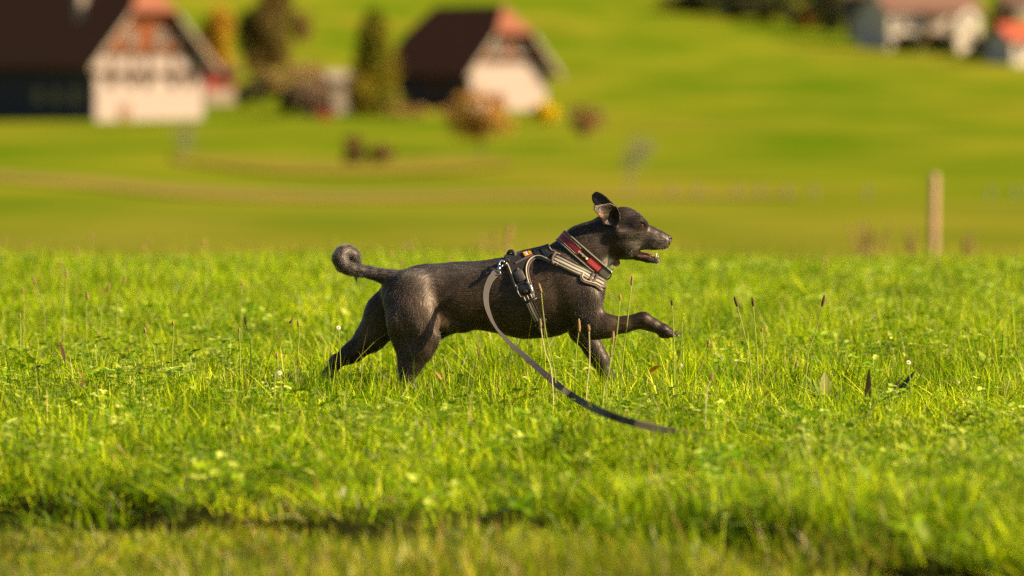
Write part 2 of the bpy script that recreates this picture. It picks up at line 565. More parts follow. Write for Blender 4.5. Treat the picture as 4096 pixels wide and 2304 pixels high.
dd = mk('door', *box(-W1 / 2 + 0.235 * W1, -W1 / 2 + 0.30 * W1, -0.09, -0.005, -0.4, 1.15), M_DOOR, h1)
mk('frame', *join_geo([box(-W1 / 2 + 0.225 * W1, -W1 / 2 + 0.234 * W1, -0.11, -0.004, -0.4, 1.26), box(-W1 / 2 + 0.301 * W1, -W1 / 2 + 0.31 * W1, -0.11, -0.004, -0.4, 1.26)]), M_BEAM, dd)
# pale chimney on the dark slope
cy0 = 7.3
ch = mk('chimney', *box(-2.65, -2.0, cy0, cy0 + 0.9, zr1 - 4.2, zr1 - 0.9), M_PLASTER2, h1)
mk('chimney_cap', *box(-2.75, -1.9, cy0 - 0.1, cy0 + 1.0, zr1 - 0.899, zr1 - 0.75), M_BARGE, ch)
for y in (3.0, 6.5, 10.0):
    V, F = box(-W1 / 2 - 0.10, -W1 / 2 - 0.006, y, y + 1.4, 1.2, 2.4)
    wn = mk('window', V, F, M_BARGE, h1)
    mk('pane', *box(-W1 / 2 - 0.115, -W1 / 2 - 0.101, y + 0.1, y + 1.3, 1.3, 2.3), M_GLASS, wn)

b2, D2 = hit_ground(2036, 440)
s2 = FPX / D2
W2 = 300 / s2 / math.cos(TH)
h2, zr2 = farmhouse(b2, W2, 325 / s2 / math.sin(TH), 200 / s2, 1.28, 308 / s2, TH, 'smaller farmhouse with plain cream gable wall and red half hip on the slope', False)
for x in (-0.95, 1.1):
    win(h2, x, 200 / s2 + 0.45, 1.15, 1.15, -0.062)
V, F = box(-W2 / 2 - 0.06, -W2 / 2 - 0.005, 5.2, 7.6, -0.6, 2.6)
bd = mk('barn_door', V, F, M_BEAM, h2)
mk('handle', *box(-W2 / 2 - 0.10, -W2 / 2 - 0.061, 7.2, 7.3, 0.9, 1.3), M_BARGE, bd)

def simple_house(px, py, wpx, hpx, rpx, mat_w, mat_r, label, th=0.25, name='house', cat='house', depth=7.0, ridge_x=True, group=None):
    b, D = hit_ground(px, py)
    s = FPX / D
    W, H, R = wpx / s, hpx / s, rpx / s
    r = empty(name, b, label, cat, group, rotz=th, local=True)
    mk('wall', *box(-W / 2, W / 2, 0, depth, -2.5, H), mat_w, r)
    o = 0.5
    if ridge_x:      # ridge parallel to the front
        f = [(-W / 2 - o, -o, H - 0.25), (W / 2 + o, -o, H - 0.25), (W / 2 + o, depth / 2, H + R), (-W / 2 - o, depth / 2, H + R)]
        k = [(-W / 2 - o, depth + o, H - 0.25), (W / 2 + o, depth + o, H - 0.25), (W / 2 + o, depth / 2, H + R), (-W / 2 - o, depth / 2, H + R)]
        mk('roof', *slab(f, 0.15), mat_r, r); mk('roof', *slab(k, 0.15), mat_r, r)
        for sx in (-W / 2, W / 2 - 0.2):
            V = [(sx, 0.01, H), (sx, depth - 0.01, H), (sx, depth / 2, H + R - 0.2)]
            V = V + [(a + 0.2, bb, c) for a, bb, c in V]
            mk('gable', V, [(0, 1, 2), (5, 4, 3), (0, 3, 4, 1), (1, 4, 5, 2), (2, 5, 3, 0)], mat_w, r)
    else:
        f = [(-W / 2 - o, -o, H - 0.25), (-W / 2 - o, depth + o, H - 0.25), (0, depth + o, H + R), (0, -o, H + R)]
        k = [(W / 2 + o, -o, H - 0.25), (W / 2 + o, depth + o, H - 0.25), (0, depth + o, H + R), (0, -o, H + R)]
        mk('roof', *slab(f, 0.15), mat_r, r); mk('roof', *slab(k, 0.15), mat_r, r)
        V = [(-W / 2, 0.0, H), (W / 2, 0.0, H), (0, 0.0, H + R - 0.15)]
        V = V + [(a, 0.25, c) for a, bb, c in V]
        mk('gable', V, [(0, 1, 2), (5, 4, 3), (0, 3, 4, 1), (1, 4, 5, 2), (2, 5, 3, 0)], mat_w, r)
    return r, W, H, R, s

# shed beside the big farmhouse, small pale hut by the column tree
rs, W, H, R, s = simple_house(880, 418, 115, 135, 25, M_REDWOOD, M_BEAM, 'small red boarded shed tucked behind the big farmhouse', th=0.3, name='red_shed', cat='shed', depth=4.0)
mk('plinth', *box(-W / 2 - 0.04, W / 2 + 0.04, -0.06, -0.003, -1.0, 62 / s), M_PLASTER2, rs)
mk('door', *box(W * 0.1, W * 0.36, -0.07, -0.004, 66 / s, 115 / s), M_BEAM, rs)
hu, W, H, R, s = simple_house(1365, 455, 70, 150, 20, M_PLASTER2, M_BARGE, 'narrow grey plastered hut left of the columnar conifer', th=0.2, name='garden_hut', cat='hut', depth=3.0)
mk('door', *box(-W * 0.2, W * 0.25, -0.06, -0.004, 0, 90 / s), M_BARGE, hu)

# the village edge at the top right
M_BROWNROOF = plain('brown_roof', (0.16, 0.085, 0.06), 0.8, 0.2, noise=0.25, scale=1.5)
M_REDROOF = plain('red_roof', (0.40, 0.085, 0.045), 0.8, 0.2, noise=0.25, scale=1.5)
M_WHITE = plain('white_wall', (0.50, 0.43, 0.36), 0.9, 0.1, noise=0.08, scale=0.8)
M_BLUEGREY = plain('slate_wall', (0.055, 0.060, 0.070), 0.85, 0.15, noise=0.25, scale=1.0)
vh, W, H, R, s = simple_house(3740, 205, 400, 165, 90, M_WHITE, M_BROWNROOF, 'wide white village house under a brown roof at the top right', th=0.35, depth=9.0)
mk('balcony', *box(-W * 0.12, W * 0.10, -1.2, -0.004, H * 0.45, H * 0.62), M_PLASTER2, vh)
mk('balcony_roof', *box(-W * 0.14, W * 0.12, -1.3, -0.005, H * 0.80, H * 0.97), M_BEAM, vh)
for x in (-0.40, -0.28, 0.30):
    win(vh, W * x, H * 0.58, 1.1, 1.2, 0.0)
V = [(W * 0.20, -1.0, -2), (W * 0.46, -1.0, -2), (W * 0.46, -1.0, H * 0.82), (W * 0.33, -1.0, H * 1.05), (W * 0.20, -1.0, H * 0.82)]
V = V + [(a, -0.004, c) for a, b, c in V]
wg = mk('gabled_bay', V, [(0, 1, 2, 3, 4), (9, 8, 7, 6, 5)] + [(i, i + 5, (i + 1) % 5 + 5, (i + 1) % 5) for i in range(5)], M_WHITE, vh)
mk('window', *box(W * 0.30, W * 0.37, -1.08, -1.002, H * 0.66, H * 0.86), M_GLASS, wg)
r4, W, H, R, s = simple_house(4120, 262, 150, 110, 60, M_WHITE, M_REDROOF, 'white house with red roof cut by the right edge of the village', th=0.35)
win(r4, -W * 0.2, H * 0.4, 1.0, 1.1, 0.0)
sb_, W, H, R, s = simple_house(3440, 165, 120, 190, 40, M_BLUEGREY, M_BROWNROOF, 'dark slate coloured barn beside the wide white village house', th=-0.3, name='barn', cat='barn')
mk('door', *box(-W * 0.3, W * 0.05, -0.06, -0.004, -0.5, H * 0.55), M_BARGE, sb_)
p5, W, H, R, s = simple_house(2960, 55, 130, 60, 40, M_PLASTER2, M_BROWNROOF, 'low pinkish grey house behind the dark shrubs on the skyline field', th=0.1)
win(p5, -W * 0.2, H * 0.4, 1.0, 1.1, 0.0)
p6, W, H, R, s = simple_house(4085, 70, 110, 70, 40, M_PLASTER, M_BROWNROOF, 'cream house half hidden above the red-roofed village house', th=0.1)
win(p6, -W * 0.2, H * 0.4, 1.0, 1.1, 0.0)

# ================================================================== trees and shrubs
M_LEAF_FAR = leaf_mat('far_foliage', transl=0.25, rough=0.6, spec=0.15, vary=0.12, hue=0.008)
M_BARK = plain('bark', (0.10, 0.075, 0.05), 0.9, 0.1, noise=0.3, scale=6)
M_BARK_GREY = plain('grey_bark', (0.20, 0.16, 0.15), 0.9, 0.1, noise=0.3, scale=6)
def leaf_cloud(centres, radii, n, size, cols, seed):
    g = np.random.default_rng(seed)
    k = g.integers(0, len(centres), n)
    C, R = np.asarray(centres)[k], np.asarray(radii)[k]
    d = g.normal(size=(n, 3)); d /= np.linalg.norm(d, axis=1)[:, None]
    p = C + d * R * (g.random((n, 1)) ** 0.45)
    a = g.normal(size=(n, 3)); a /= np.linalg.norm(a, axis=1)[:, None]
    b = np.cross(a, g.normal(size=(n, 3))); b /= np.linalg.norm(b, axis=1)[:, None]
    s = size * g.uniform(0.6, 1.3, (n, 1))
    V = np.stack([p - a * s, p + b * s * 0.55, p + a * s, p - b * s * 0.55], 1).reshape(-1, 3)
    Q = np.arange(n * 4).reshape(n, 4)
    ci = g.integers(0, len(cols), len(centres))
    c = np.asarray(cols)[ci][k] * g.uniform(0.75, 1.25, (n, 1))
    return V, Q, np.repeat(c, 4, 0)
def crown_obj(parent, V, Q, c, name='crown'):
    me = fast_mesh(name, V, quads=Q, mat=M_LEAF_FAR)
    set_tint(me, c)
    o = bpy.data.objects.new(name, me)
    COL.objects.link(o)
    o.parent = parent
    return o
def limbs(h0, h1, spread, n, r0, seed, lean=(0, 0)):
    g = np.random.default_rng(seed)
    items = []
    tr = np.array([(lean[0] * t * t, lean[1] * t * t, -0.4 + t * (h1 * 0.8 + 0.4)) for t in np.linspace(0, 1, 7)])
    items.append(tube(tr, np.linspace(r0, r0 * 0.3, 7), 7))
    for i in range(n):
        t = g.uniform(h0 / h1, 0.95)
        z = t * h1 * 0.8
        a = g.uniform(0, 2 * math.pi)
        L = spread * g.uniform(0.5, 1.0)
        st = np.array([lean[0] * t * t, lean[1] * t * t, z])
        e = st + np.array([math.cos(a) * L, math.sin(a) * L, L * g.uniform(0.4, 1.0)])
        mid = (st + e) / 2 + g.normal(size=3) * 0.06 * L
        items.append(tube(catmull([st, mid, e], 6), np.linspace(r0 * 0.35, r0 * 0.08, 6), 5))
    return join_geo(items)
def tree(name, px, py, hpx, cpx, chpx, cz, cols, label, cat, seed, nleaf=2600, lsize=0.2, shape='round', bark=None, group=None, nclump=22, lean=(0, 0)):
    """hpx: height; cpx / chpx: crown width / height; cz: crown centre above the base; all in photograph pixels."""
    b, D = hit_ground(px, py)
    s = FPX / D
    g = np.random.default_rng(seed)
    r = empty(name, b, label, cat, group, local=True)
    H, cw, chh, czm = hpx / s, cpx / s / 2 * 1.30, chpx / s / 2 * 1.15, cz / s
    nleaf = int(nleaf * 1.8)
    cen, rad = [], []
    for i in range(nclump):
        if shape == 'cone':
            t = g.random() ** 0.8
            prof = (1 - t) ** 0.55 * (1.0 if t > 0.12 else 0.75 + 2 * t)
            a = g.uniform(0, 2 * math.pi); q = cw * prof * g.uniform(0.35, 0.8)
            cen.append((math.cos(a) * q, math.sin(a) * q, czm - chh + 2 * chh * t)); rr = cw * (0.22 + 0.45 * prof)
            rad.append((rr, rr, rr * 1.3))
        else:
            d = g.normal(size=3); d /= np.linalg.norm(d); d *= g.random() ** 0.4 * 0.88
            cen.append((d[0] * cw, d[1] * cw, czm + d[2] * chh)); rr = g.uniform(0.20, 0.42)
            rad.append((rr * cw, rr * cw, rr * chh))
    V, Q, c = leaf_cloud(cen, rad, nleaf, lsize, cols, seed + 1)
    V[:, 2] = np.maximum(V[:, 2], 0.02)
    crown_obj(r, V, Q, c)
    mk('trunk', *limbs(max(0.15 * H, czm - chh), H, cw * 0.8, 7, max(0.04, H * 0.022), seed + 2, lean), bark or M_BARK, r, smooth=True)
    return r
OLIVE = [(0.190, 0.125, 0.030), (0.140, 0.105, 0.022), (0.230, 0.140, 0.045)]
THUJA = [(0.200, 0.175, 0.008), (0.130, 0.140, 0.008), (0.260, 0.180, 0.010)]
RUST = [(0.50, 0.22, 0.045), (0.40, 0.21, 0.045), (0.58, 0.31, 0.085)]
DARKG = [(0.020, 0.030, 0.008), (0.032, 0.036, 0.010), (0.050, 0.040, 0.014)]
GOLD = [(0.60, 0.34, 0.015), (0.50, 0.29, 0.02)]
PURPLE = [(0.24, 0.155, 0.10), (0.18, 0.15, 0.055), (0.29, 0.19, 0.12)]
tree('broadleaf_tree', 1088, 352, 420, 225, 360, 240, OLIVE, 'tall olive brown tree between the two farmhouses', 'tree', 21, nleaf=4200, lsize=0.28)
tree('broadleaf_tree', 862, 330, 320, 120, 260, 180, GOLD, 'golden autumn tree showing past the big farmhouse roof', 'tree', 22, nleaf=1600, lsize=0.25)
tree('columnar_conifer', 1498, 466, 372, 172, 372, 186, THUJA, 'dark green columnar conifer left of the smaller farmhouse', 'tree', 23, nleaf=5200, lsize=0.2, shape='cone', nclump=46)
tree('fruit_tree', 1928, 622, 270, 265, 190, 172, RUST, 'rust orange fruit tree in front of the cream gable', 'tree', 24, nleaf=1500, lsize=0.12, lean=(-0.2, 0))
tree('fruit_tree', 2335, 590, 165, 160, 110, 112, [(0.28, 0.15, 0.06), (0.17, 0.13, 0.05), (0.36, 0.17, 0.05)], 'small thin autumn fruit tree right of the yellow bush', 'tree', 25, nleaf=620, lsize=0.12)
tree('shrub', 1418, 660, 122, 72, 110, 58, OLIVE, 'taller bush of the dark pair on the lower meadow', 'bush', 26, nleaf=1500, lsize=0.10)
tree('shrub', 1530, 660, 98, 84, 88, 44, [(0.26, 0.16, 0.045), (0.20, 0.14, 0.04)], 'rounder bush of the dark pair on the lower meadow', 'bush', 27, nleaf=1500, lsize=0.10)
tree('shrub', 2170, 496, 92, 80, 84, 44, [(0.85, 0.60, 0.004), (0.75, 0.50, 0.003)], 'bright yellow round bush at the corner of the cream gable', 'bush', 28, nleaf=3000, lsize=0.12)
tree('shrub', 1165, 455, 110, 130, 110, 55, DARKG, 'dark green shrub in the garden below the olive tree', 'bush', 29, nleaf=1300, lsize=0.18)
tree('shrub', 1245, 470, 150, 150, 150, 75, PURPLE, 'purplish brown shrub between the dark shrub and the grey hut', 'bush', 30, nleaf=2600, lsize=0.18)
tree('shrub', 1010, 430, 100, 110, 100, 50, [(0.10, 0.085, 0.03), (0.07, 0.075, 0.02)], 'low olive shrub next to the red shed', 'bush', 31, nleaf=1100, lsize=0.18)
tree('shrub', 1100, 385, 110, 190, 100, 55, [(0.34, 0.22, 0.07), (0.28, 0.19, 0.07)], 'straw coloured hedge bush under the olive tree', 'bush', 32, nleaf=1700, lsize=0.2)
tree('shrub', 1230, 345, 90, 170, 80, 45, [(0.36, 0.25, 0.09), (0.36, 0.22, 0.10)], 'tan hedge bush behind the garden hut', 'bush', 33, nleaf=1400, lsize=0.2)
tree('shrub', 1300, 482, 46, 44, 42, 22, [(0.55, 0.10, 0.06), (0.45, 0.09, 0.06)], 'small pinkish red flowering bush by the garden hut', 'bush', 34, nleaf=400, lsize=0.12)
tree('shrub', 1625, 470, 50, 160, 46, 20, [(0.42, 0.27, 0.07), (0.38, 0.25, 0.07)], 'low tan bush right of the columnar conifer', 'bush', 47, nleaf=700, lsize=0.14)
for i, (px, py, h, wd, cols, lab) in enumerate([
        (2760, 52, 70, 190, DARKG, 'dark hedge bush at the left end of the village edge'),
        (2960, 82, 95, 170, DARKG, 'dark hedge bush in front of the low pinkish house'),
        (3120, 100, 120, 150, [(0.06, 0.065, 0.01), (0.045, 0.05, 0.01)], 'green tree left of the orange shrub on the village edge'),
        (3218, 118, 75, 80, [(0.34, 0.15, 0.02), (0.25, 0.12, 0.02)], 'small orange shrub on the village edge'),
        (3330, 150, 170, 150, DARKG, 'near black tree left of the slate barn'),
        (3625, 208, 72, 100, DARKG, 'dark shrub under the balcony side of the white village house'),
        (3690, 205, 62, 70, [(0.26, 0.17, 0.02), (0.2, 0.14, 0.02)], 'yellowish shrub between dark shrubs before the white village house'),
        (3765, 218, 80, 110, DARKG, 'dark shrub below the middle of the white village house'),
        (3925, 236, 90, 120, DARKG, 'dark shrub at the right corner of the white village house'),
        (4005, 225, 230, 120, [(0.13, 0.07, 0.02), (0.09, 0.06, 0.02)], 'brown autumn tree right of the white village house'),
        (3040, 66, 210, 300, DARKG, 'broad dark tree behind the low pinkish house'),
        (3265, 118, 215, 230, DARKG, 'tall dark tree between the green tree and the near black tree'),
        (2870, 52, 150, 220, [(0.07, 0.05, 0.02), (0.05, 0.045, 0.015)], 'brownish dark tree at the left of the village edge'),
        (3540, 195, 50, 90, [(0.19, 0.11, 0.03), (0.13, 0.09, 0.03)], 'low brown shrub between slate barn and white village house')]):
    tree('village_shrub' if h < 115 else 'village_tree', px, py, h, wd, h, h * 0.5, cols, lab, 'bush' if h < 115 else 'tree', 60 + i * 3, nleaf=900, lsize=0.3, group='greenery along the village edge')
# leafless saplings
def bare_tree(px, py, hpx, leanpx, spread, label, seed, n=16, r0=0.045):
    b, D = hit_ground(px, py)
    s = FPX / D
    r = empty('bare_sapling', b, label, 'tree', 'leafless saplings', local=True)
    H = hpx / s
    mk('trunk', *limbs(0.3 * H, H, spread / s, n, r0, seed, (leanpx / s, 0)), M_BARK_GREY, r, smooth=True)
    g = np.random.default_rng(seed)
    items = []
    for i in range(46):
        a = g.uniform(0, 2 * math.pi); t = g.uniform(0.45, 1)
        st = np.array([leanpx / s * t * t, 0, H * 0.8 * t]) + g.normal(size=3) * spread / s * 0.35 * np.array([1, 1, 0.5])
        e = st + np.array([math.cos(a), math.sin(a), g.uniform(0.2, 1.2)]) * spread / s * 0.5
        items.append(tube(catmull([st, (st + e) / 2 + g.normal(size=3) * 0.02, e], 4), np.linspace(0.014, 0.004, 4), 4))
    mk('twigs', *join_geo(items), M_BARK_GREY, r)
bare_tree(2512, 772, 250, 60, 95, 'bare grey sapling on the slope behind the dog ears', 41)
bare_tree(728, 660, 175, 20, 70, 'faint bare sapling below the big farmhouse', 42)

# ================================================================== fence posts
M_POST = plain('weathered_post', (0.42, 0.26, 0.17), 0.85, 0.15, noise=0.35, scale=14, bump=0.3)
def fence_post(px, top_py, D, rad, label, hgt=None, lean=0.0, group=None):
    d = ray(px, top_py) * D
    x, y = d[0], D + CAM_Y
    gz = ground(x, y)
    top = CAM_H + d[2] if hgt is None else gz + hgt
    r = empty('fence_post', (x, y, gz), label, 'post', group, local=True)
    H = top - gz
    V, F = tube([(0, 0, -0.3), (lean * 0.5, 0, H * 0.5), (lean, 0, H - 0.04), (lean, 0, H)], [rad, rad * 0.98, rad * 0.95, rad * 0.72], 12)
    mk('post', V, F, M_POST if hgt is None else M_BARK_GREY, r, smooth=False)
    return r
fence_post(3731, 694, 65.0, 0.052, 'tall weathered wooden fence post beyond the grass edge', lean=0.02)
for i, px in enumerate([2690, 2790, 2950, 3040, 3145, 3255, 3470, 3960, 4060]):
    nth = ('first', 'second', 'third', 'fourth', 'fifth', 'sixth', 'seventh', 'eighth', 'ninth')[i]
    fence_post(px, 800, 168.0, 0.05, 'faint short grey post, %s from the dog head in the far row' % nth, hgt=0.32, group='short posts across the far meadow')
# ================================================================== meadow grass
M_GRASS = leaf_mat('grass_blade', transl=0.34, rough=0.40, spec=0.06, vary=0.42, hue=-0.016, place=2.2)
M_WEED = leaf_mat('weed_leaf', transl=0.42, rough=0.42, spec=0.14, vary=0.2, hue=0.012)
G_COLS = np.array([(0.110, 0.215, 0.001), (0.065, 0.145, 0.001), (0.185, 0.320, 0.001), (0.255, 0.395, 0.001), (0.310, 0.435, 0.002), (0.400, 0.500, 0.003), (0.560, 0.620, 0.020)])
G_DRY = np.array([(0.55, 0.44, 0.16), (0.42, 0.28, 0.07), (0.62, 0.56, 0.28), (0.36, 0.17, 0.05)])
def blades(g, n, radius, hmin, hmax, wmin, wmax, lean, dry=0.05, colset=None, levels=5):
    a = g.uniform(0, 2 * math.pi, n); q = radius * np.sqrt(g.random(n))
    base = np.stack([q * np.cos(a), q * np.sin(a), np.full(n, -0.012)], 1)
    h = g.uniform(hmin, hmax, n) * (0.75 + 0.5 * g.random(n))
    wd = g.uniform(wmin, wmax, n)
    la = g.uniform(0, 2 * math.pi, n)
    ln = np.abs(g.normal(0, lean, n)) + 0.05
    curl = g.uniform(0.2, 1.3, n) * ln
    dirx = np.stack([np.cos(la), np.sin(la), np.zeros(n)], 1)
    fa = la + math.pi / 2 + g.normal(0, 0.5, n)
    side = np.stack([np.cos(fa), np.sin(fa), np.zeros(n)], 1)
    prof = np.array([0.75, 1.0, 0.9, 0.62, 0.0]) if levels == 5 else np.array([0.8, 1.0, 0.7, 0.0])
    rows = []
    for k in range(levels):
        t = k / (levels - 1)
        c = base + dirx * (h * (ln * t + curl * t * t))[:, None]
        c[:, 2] += h * (t - 0.32 * curl * t * t)
        if k < levels - 1:
            wv = side * (wd * prof[k] * 0.5)[:, None]
            rows += [c - wv, c + wv]
        else:
            rows += [c]
    V = np.stack(rows, 1)
    m = V.shape[1]
    off = np.arange(n)[:, None] * m
    Q = np.concatenate([off + np.array([[2 * k, 2 * k + 1, 2 * k + 3, 2 * k + 2]]) for k in range(levels - 2)])
    T = off + np.array([[m - 3, m - 2, m - 1]])
    cs = G_COLS if colset is None else colset
    col = cs[g.integers(0, len(cs), n)] * g.uniform(0.75, 1.25, (n, 1))
    d = g.random(n) < dry
    col[d] = G_DRY[g.integers(0, len(G_DRY), d.sum())] * g.uniform(0.7, 1.1, (d.sum(), 1))
    return V.reshape(-1, 3), Q, T, np.repeat(col, m, 0)
def outline_leaf(n_tooth, L, wd, tooth, g, bend, up, azim, base=(0, 0, 0), col=(0.15, 0.2, 0.01), fold=0.15):
    """A broad leaf: two halves about a midrib, with lobed or plain margin."""
    k = 2 * n_tooth + 1
    ts = np.linspace(0, 1, k)
    half = wd * np.sin(np.pi * np.clip(ts, 0, 1) ** 0.8) ** 0.8 * (1 + tooth * (np.arange(k) % 2 * 2 - 1)) + wd * 0.06
    half[-1] = 0.0
    dx = np.array([math.cos(azim), math.sin(azim), 0]); sd_ = np.array([-math.sin(azim), math.cos(azim), 0])
    V = []
    for i, t in enumerate(ts):
        ang = up - bend * t
        # integrate the curve of the midrib roughly
        c = np.array(base) + dx * L * t * math.cos(up - bend * t * 0.5) + np.array([0, 0, 1]) * L * t * math.sin(up - bend * t * 0.5)
        lift = np.array([0, 0, 1]) * fold * half[i]
        V += [c - sd_ * half[i] + lift, c, c + sd_ * half[i] + lift]
    Q = []
    for i in range(k - 1):
        a = i * 3
        Q += [(a, a + 1, a + 4, a + 3), (a + 1, a + 2, a + 5, a + 4)]
    return np.array(V), np.array(Q), np.tile(np.array(col) * g.uniform(0.8, 1.2), (len(V), 1))
def merge(parts):
    V, Q, T, C, n = [], [], [], [], 0
    for p in parts:
        v, q, t, c = p if len(p) == 4 else (p[0], p[1], None, p[2])
        V.append(v); C.append(c)
        if q is not None and len(q): Q.append(np.asarray(q) + n)
        if t is not None and len(t): T.append(np.asarray(t) + n)
        n += len(v)
    return np.concatenate(V), (np.concatenate(Q) if Q else None), (np.concatenate(T) if T else None), np.concatenate(C)
def proto(name, parts, mat, coll):
    V, Q, T, C = merge(parts)
    me = fast_mesh(name, V, quads=Q, tris=T, mat=mat)
    set_tint(me, C)
    o = bpy.data.objects.new(name, me)
    coll.objects.link(o)
    return o
W_COLS = np.array([(0.200, 0.330, 0.003), (0.120, 0.230, 0.003), (0.310, 0.430, 0.010), (0.46, 0.54, 0.08)])
tufts = bpy.data.collections.new('grass_tufts')
g = np.random.default_rng(101)
RP = 0.185
for i in range(12):     # 0-11 meadow sward
    proto('grass_sward_%02d' % i, [blades(g, 235, RP, 0.034, 0.076, 0.0018, 0.0042, 0.72, 0.035), blades(g, 10, RP, 0.08, 0.14, 0.0016, 0.0032, 0.55, 0.10)], M_GRASS, tufts)
for i in range(5):      # 12-16 taller, looser sward
    proto('grass_sward_%02d' % (12 + i), [blades(g, 270, RP, 0.050, 0.095, 0.0020, 0.0042, 0.60, 0.035), blades(g, 20, RP, 0.09, 0.15, 0.0016, 0.0034, 0.55, 0.12)], M_GRASS, tufts)
for i in range(5):      # 17-21 short mown turf, more dead blades
    cs = G_COLS * np.array([0.75, 0.66, 1.2])
    proto('grass_sward_%02d' % (17 + i), [blades(g, 330, RP, 0.022, 0.060, 0.0018, 0.0036, 0.6, 0.14, cs)], M_GRASS, tufts)
weeds = bpy.data.collections.new('weed_sprigs')
def clover(g, n):
    parts = []
    for k in range(n):
        a = g.uniform(0, 2 * math.pi); q = 0.06 * math.sqrt(g.random())
        b = np.array([q * math.cos(a), q * math.sin(a), g.uniform(0.035, 0.080)])
        c = W_COLS[g.integers(0, 4)] * g.uniform(0.85, 1.2)
        ph = g.uniform(0, 2 * math.pi); sz = g.uniform(0.007, 0.013)
        for j in range(3):
            parts.append(outline_leaf(2, sz * 1.5, sz * 0.62, 0.0, g, 0.5, g.uniform(0.1, 0.6), ph + j * 2.1, b, c, 0.25))
        st = np.array([[b[0] * 0.6, b[1] * 0.6, 0], b])
        sv = np.array([[-0.0008, 0, 0], [0.0008, 0, 0]])
        parts.append((np.concatenate([st[0] + sv, st[1] + sv]), np.array([[0, 1, 3, 2]]), np.tile(c * 0.9, (4, 1))))
    return parts
def rosette(g, n, L, tooth, cols, upm=0.9):
    parts = []
    for k in range(n):
        a = 2 * math.pi * k / n + g.normal(0, 0.3)
        l = L * g.uniform(0.6, 1.15)
        parts.append(outline_leaf(6 if tooth else 4, l, l * g.uniform(0.11, 0.17), tooth, g, g.uniform(0.5, 1.5), g.uniform(0.45, upm), a, (0, 0, 0.005), cols[g.integers(0, len(cols))], 0.3))
    return parts
for i in range(4):      # 0-3 clover
    proto('weed_%02d' % i, clover(g, 15), M_WEED, weeds)
for i in range(3):      # 4-6 plantain-like broad leaves
    proto('weed_%02d' % (4 + i), rosette(g, 6, 0.072, 0.0, W_COLS, 1.25), M_WEED, weeds)
for i in range(2):      # 7-8 toothed dandelion leaves
    proto('weed_%02d' % (7 + i), rosette(g, 7, 0.075, 0.28, W_COLS, 1.1), M_WEED, weeds)
for i in range(2):      # 9-10 pale, dead or yellowing scraps standing among the grass
    proto('weed_%02d' % (9 + i), rosette(g, 3, 0.042, 0.0, np.array([(0.70, 0.66, 0.30), (0.50, 0.30, 0.10), (0.74, 0.70, 0.42), (0.30, 0.10, 0.05), (0.66, 0.66, 0.26)]), 1.4), M_WEED, weeds)

def scatter_gn(name, coll, pts, rot, scl, idx):
    me = bpy.data.meshes.new(name)
    me.vertices.add(len(pts))
    me.vertices.foreach_set('co', np.asarray(pts, dtype=np.float32).ravel())
    for nm, arr, ty, key in (('rot', rot, 'FLOAT_VECTOR', 'vector'), ('scl', scl, 'FLOAT_VECTOR', 'vector')):
        a = me.attributes.new(nm, ty, 'POINT'); a.data.foreach_set(key, np.asarray(arr, dtype=np.float32).ravel())
    a = me.attributes.new('idx', 'INT', 'POINT'); a.data.foreach_set('value', np.asarray(idx, dtype=np.int32))
    o = bpy.data.objects.new(name, me)
    COL.objects.link(o)
    ng = bpy.data.node_groups.new(name + '_scatter', 'GeometryNodeTree')
    ng.interface.new_socket('Geometry', in_out='INPUT', socket_type='NodeSocketGeometry')
    ng.interface.new_socket('Geometry', in_out='OUTPUT', socket_type='NodeSocketGeometry')
    nn = ng.nodes
    gi, go = nn.new('NodeGroupInput'), nn.new('NodeGroupOutput')
    ci = nn.new('GeometryNodeCollectionInfo')
    ci.inputs['Collection'].default_value = coll
    ci.inputs['Separate Children'].default_value = True
    ci.inputs['Reset Children'].default_value = True
    ip = nn.new('GeometryNodeInstanceOnPoints')
    ip.inputs['Pick Instance'].default_value = True
    def at(nm, ty):
        x = nn.new('GeometryNodeInputNamedAttribute'); x.data_type = ty
        x.inputs['Name'].default_value = nm
        return x.outputs['Attribute']
    er = nn.new('FunctionNodeEulerToRotation')
    L = ng.links.new
    L(gi.outputs[0], ip.inputs['Points'])
    L(ci.outputs[0], ip.inputs['Instance'])
    L(at('idx', 'INT'), ip.inputs['Instance Index'])
    L(at('rot', 'FLOAT_VECTOR'), er.inputs[0])
    L(er.outputs[0], ip.inputs['Rotation'])
    L(at('scl', 'FLOAT_VECTOR'), ip.inputs['Scale'])
    L(ip.outputs[0], go.inputs[0])
    md = o.modifiers.new('scatter', 'NODES')
    md.node_group = ng
    return o
def field_points(g, step, d0, d1, side=2.8):
    """A jittered lattice over the part of the field in view and a step to either side."""
    pts = []
    for a in np.arange(d0, d1, step):
        hw = a * 0.09 * 1.06 + side
        xs = np.arange(-hw, hw, step)
        pts.append(np.stack([xs, np.full(len(xs), a)], 1))
    p = np.concatenate(pts)
    return p + g.uniform(-0.5, 0.5, p.shape) * step
g = np.random.default_rng(202)
p = np.concatenate([field_points(g, 0.172, 8.0, 24), field_points(g, 0.19, 24, 31.5)])
x, D = p[:, 0], p[:, 1]
n = len(p)
e = D - edge_row(x) + 0.14 * (vnoise(x * 3, D * 3, 41) - 0.5)
mown = e < 0.0
thick = vnoise(x * 1.3, D * 0.8, 12)
furrow = (e > -0.42) & (e < 0.00)
keep = ~(furrow & (g.random(n) < 0.15))
x, D, mown, thick, e = x[keep], D[keep], mown[keep], thick[keep], e[keep]
n = len(x)
idx = g.integers(0, 12, n)
lng = g.random(n) < 0.12 + 0.25 * (D > 19) + 0.30 * (D < 14) + 0.5 * ((e > 0) & (e < 0.8))
idx[lng] = g.integers(12, 17, lng.sum())
idx[mown] = g.integers(17, 22, mown.sum())
sc_ = g.uniform(0.85, 1.15, n)
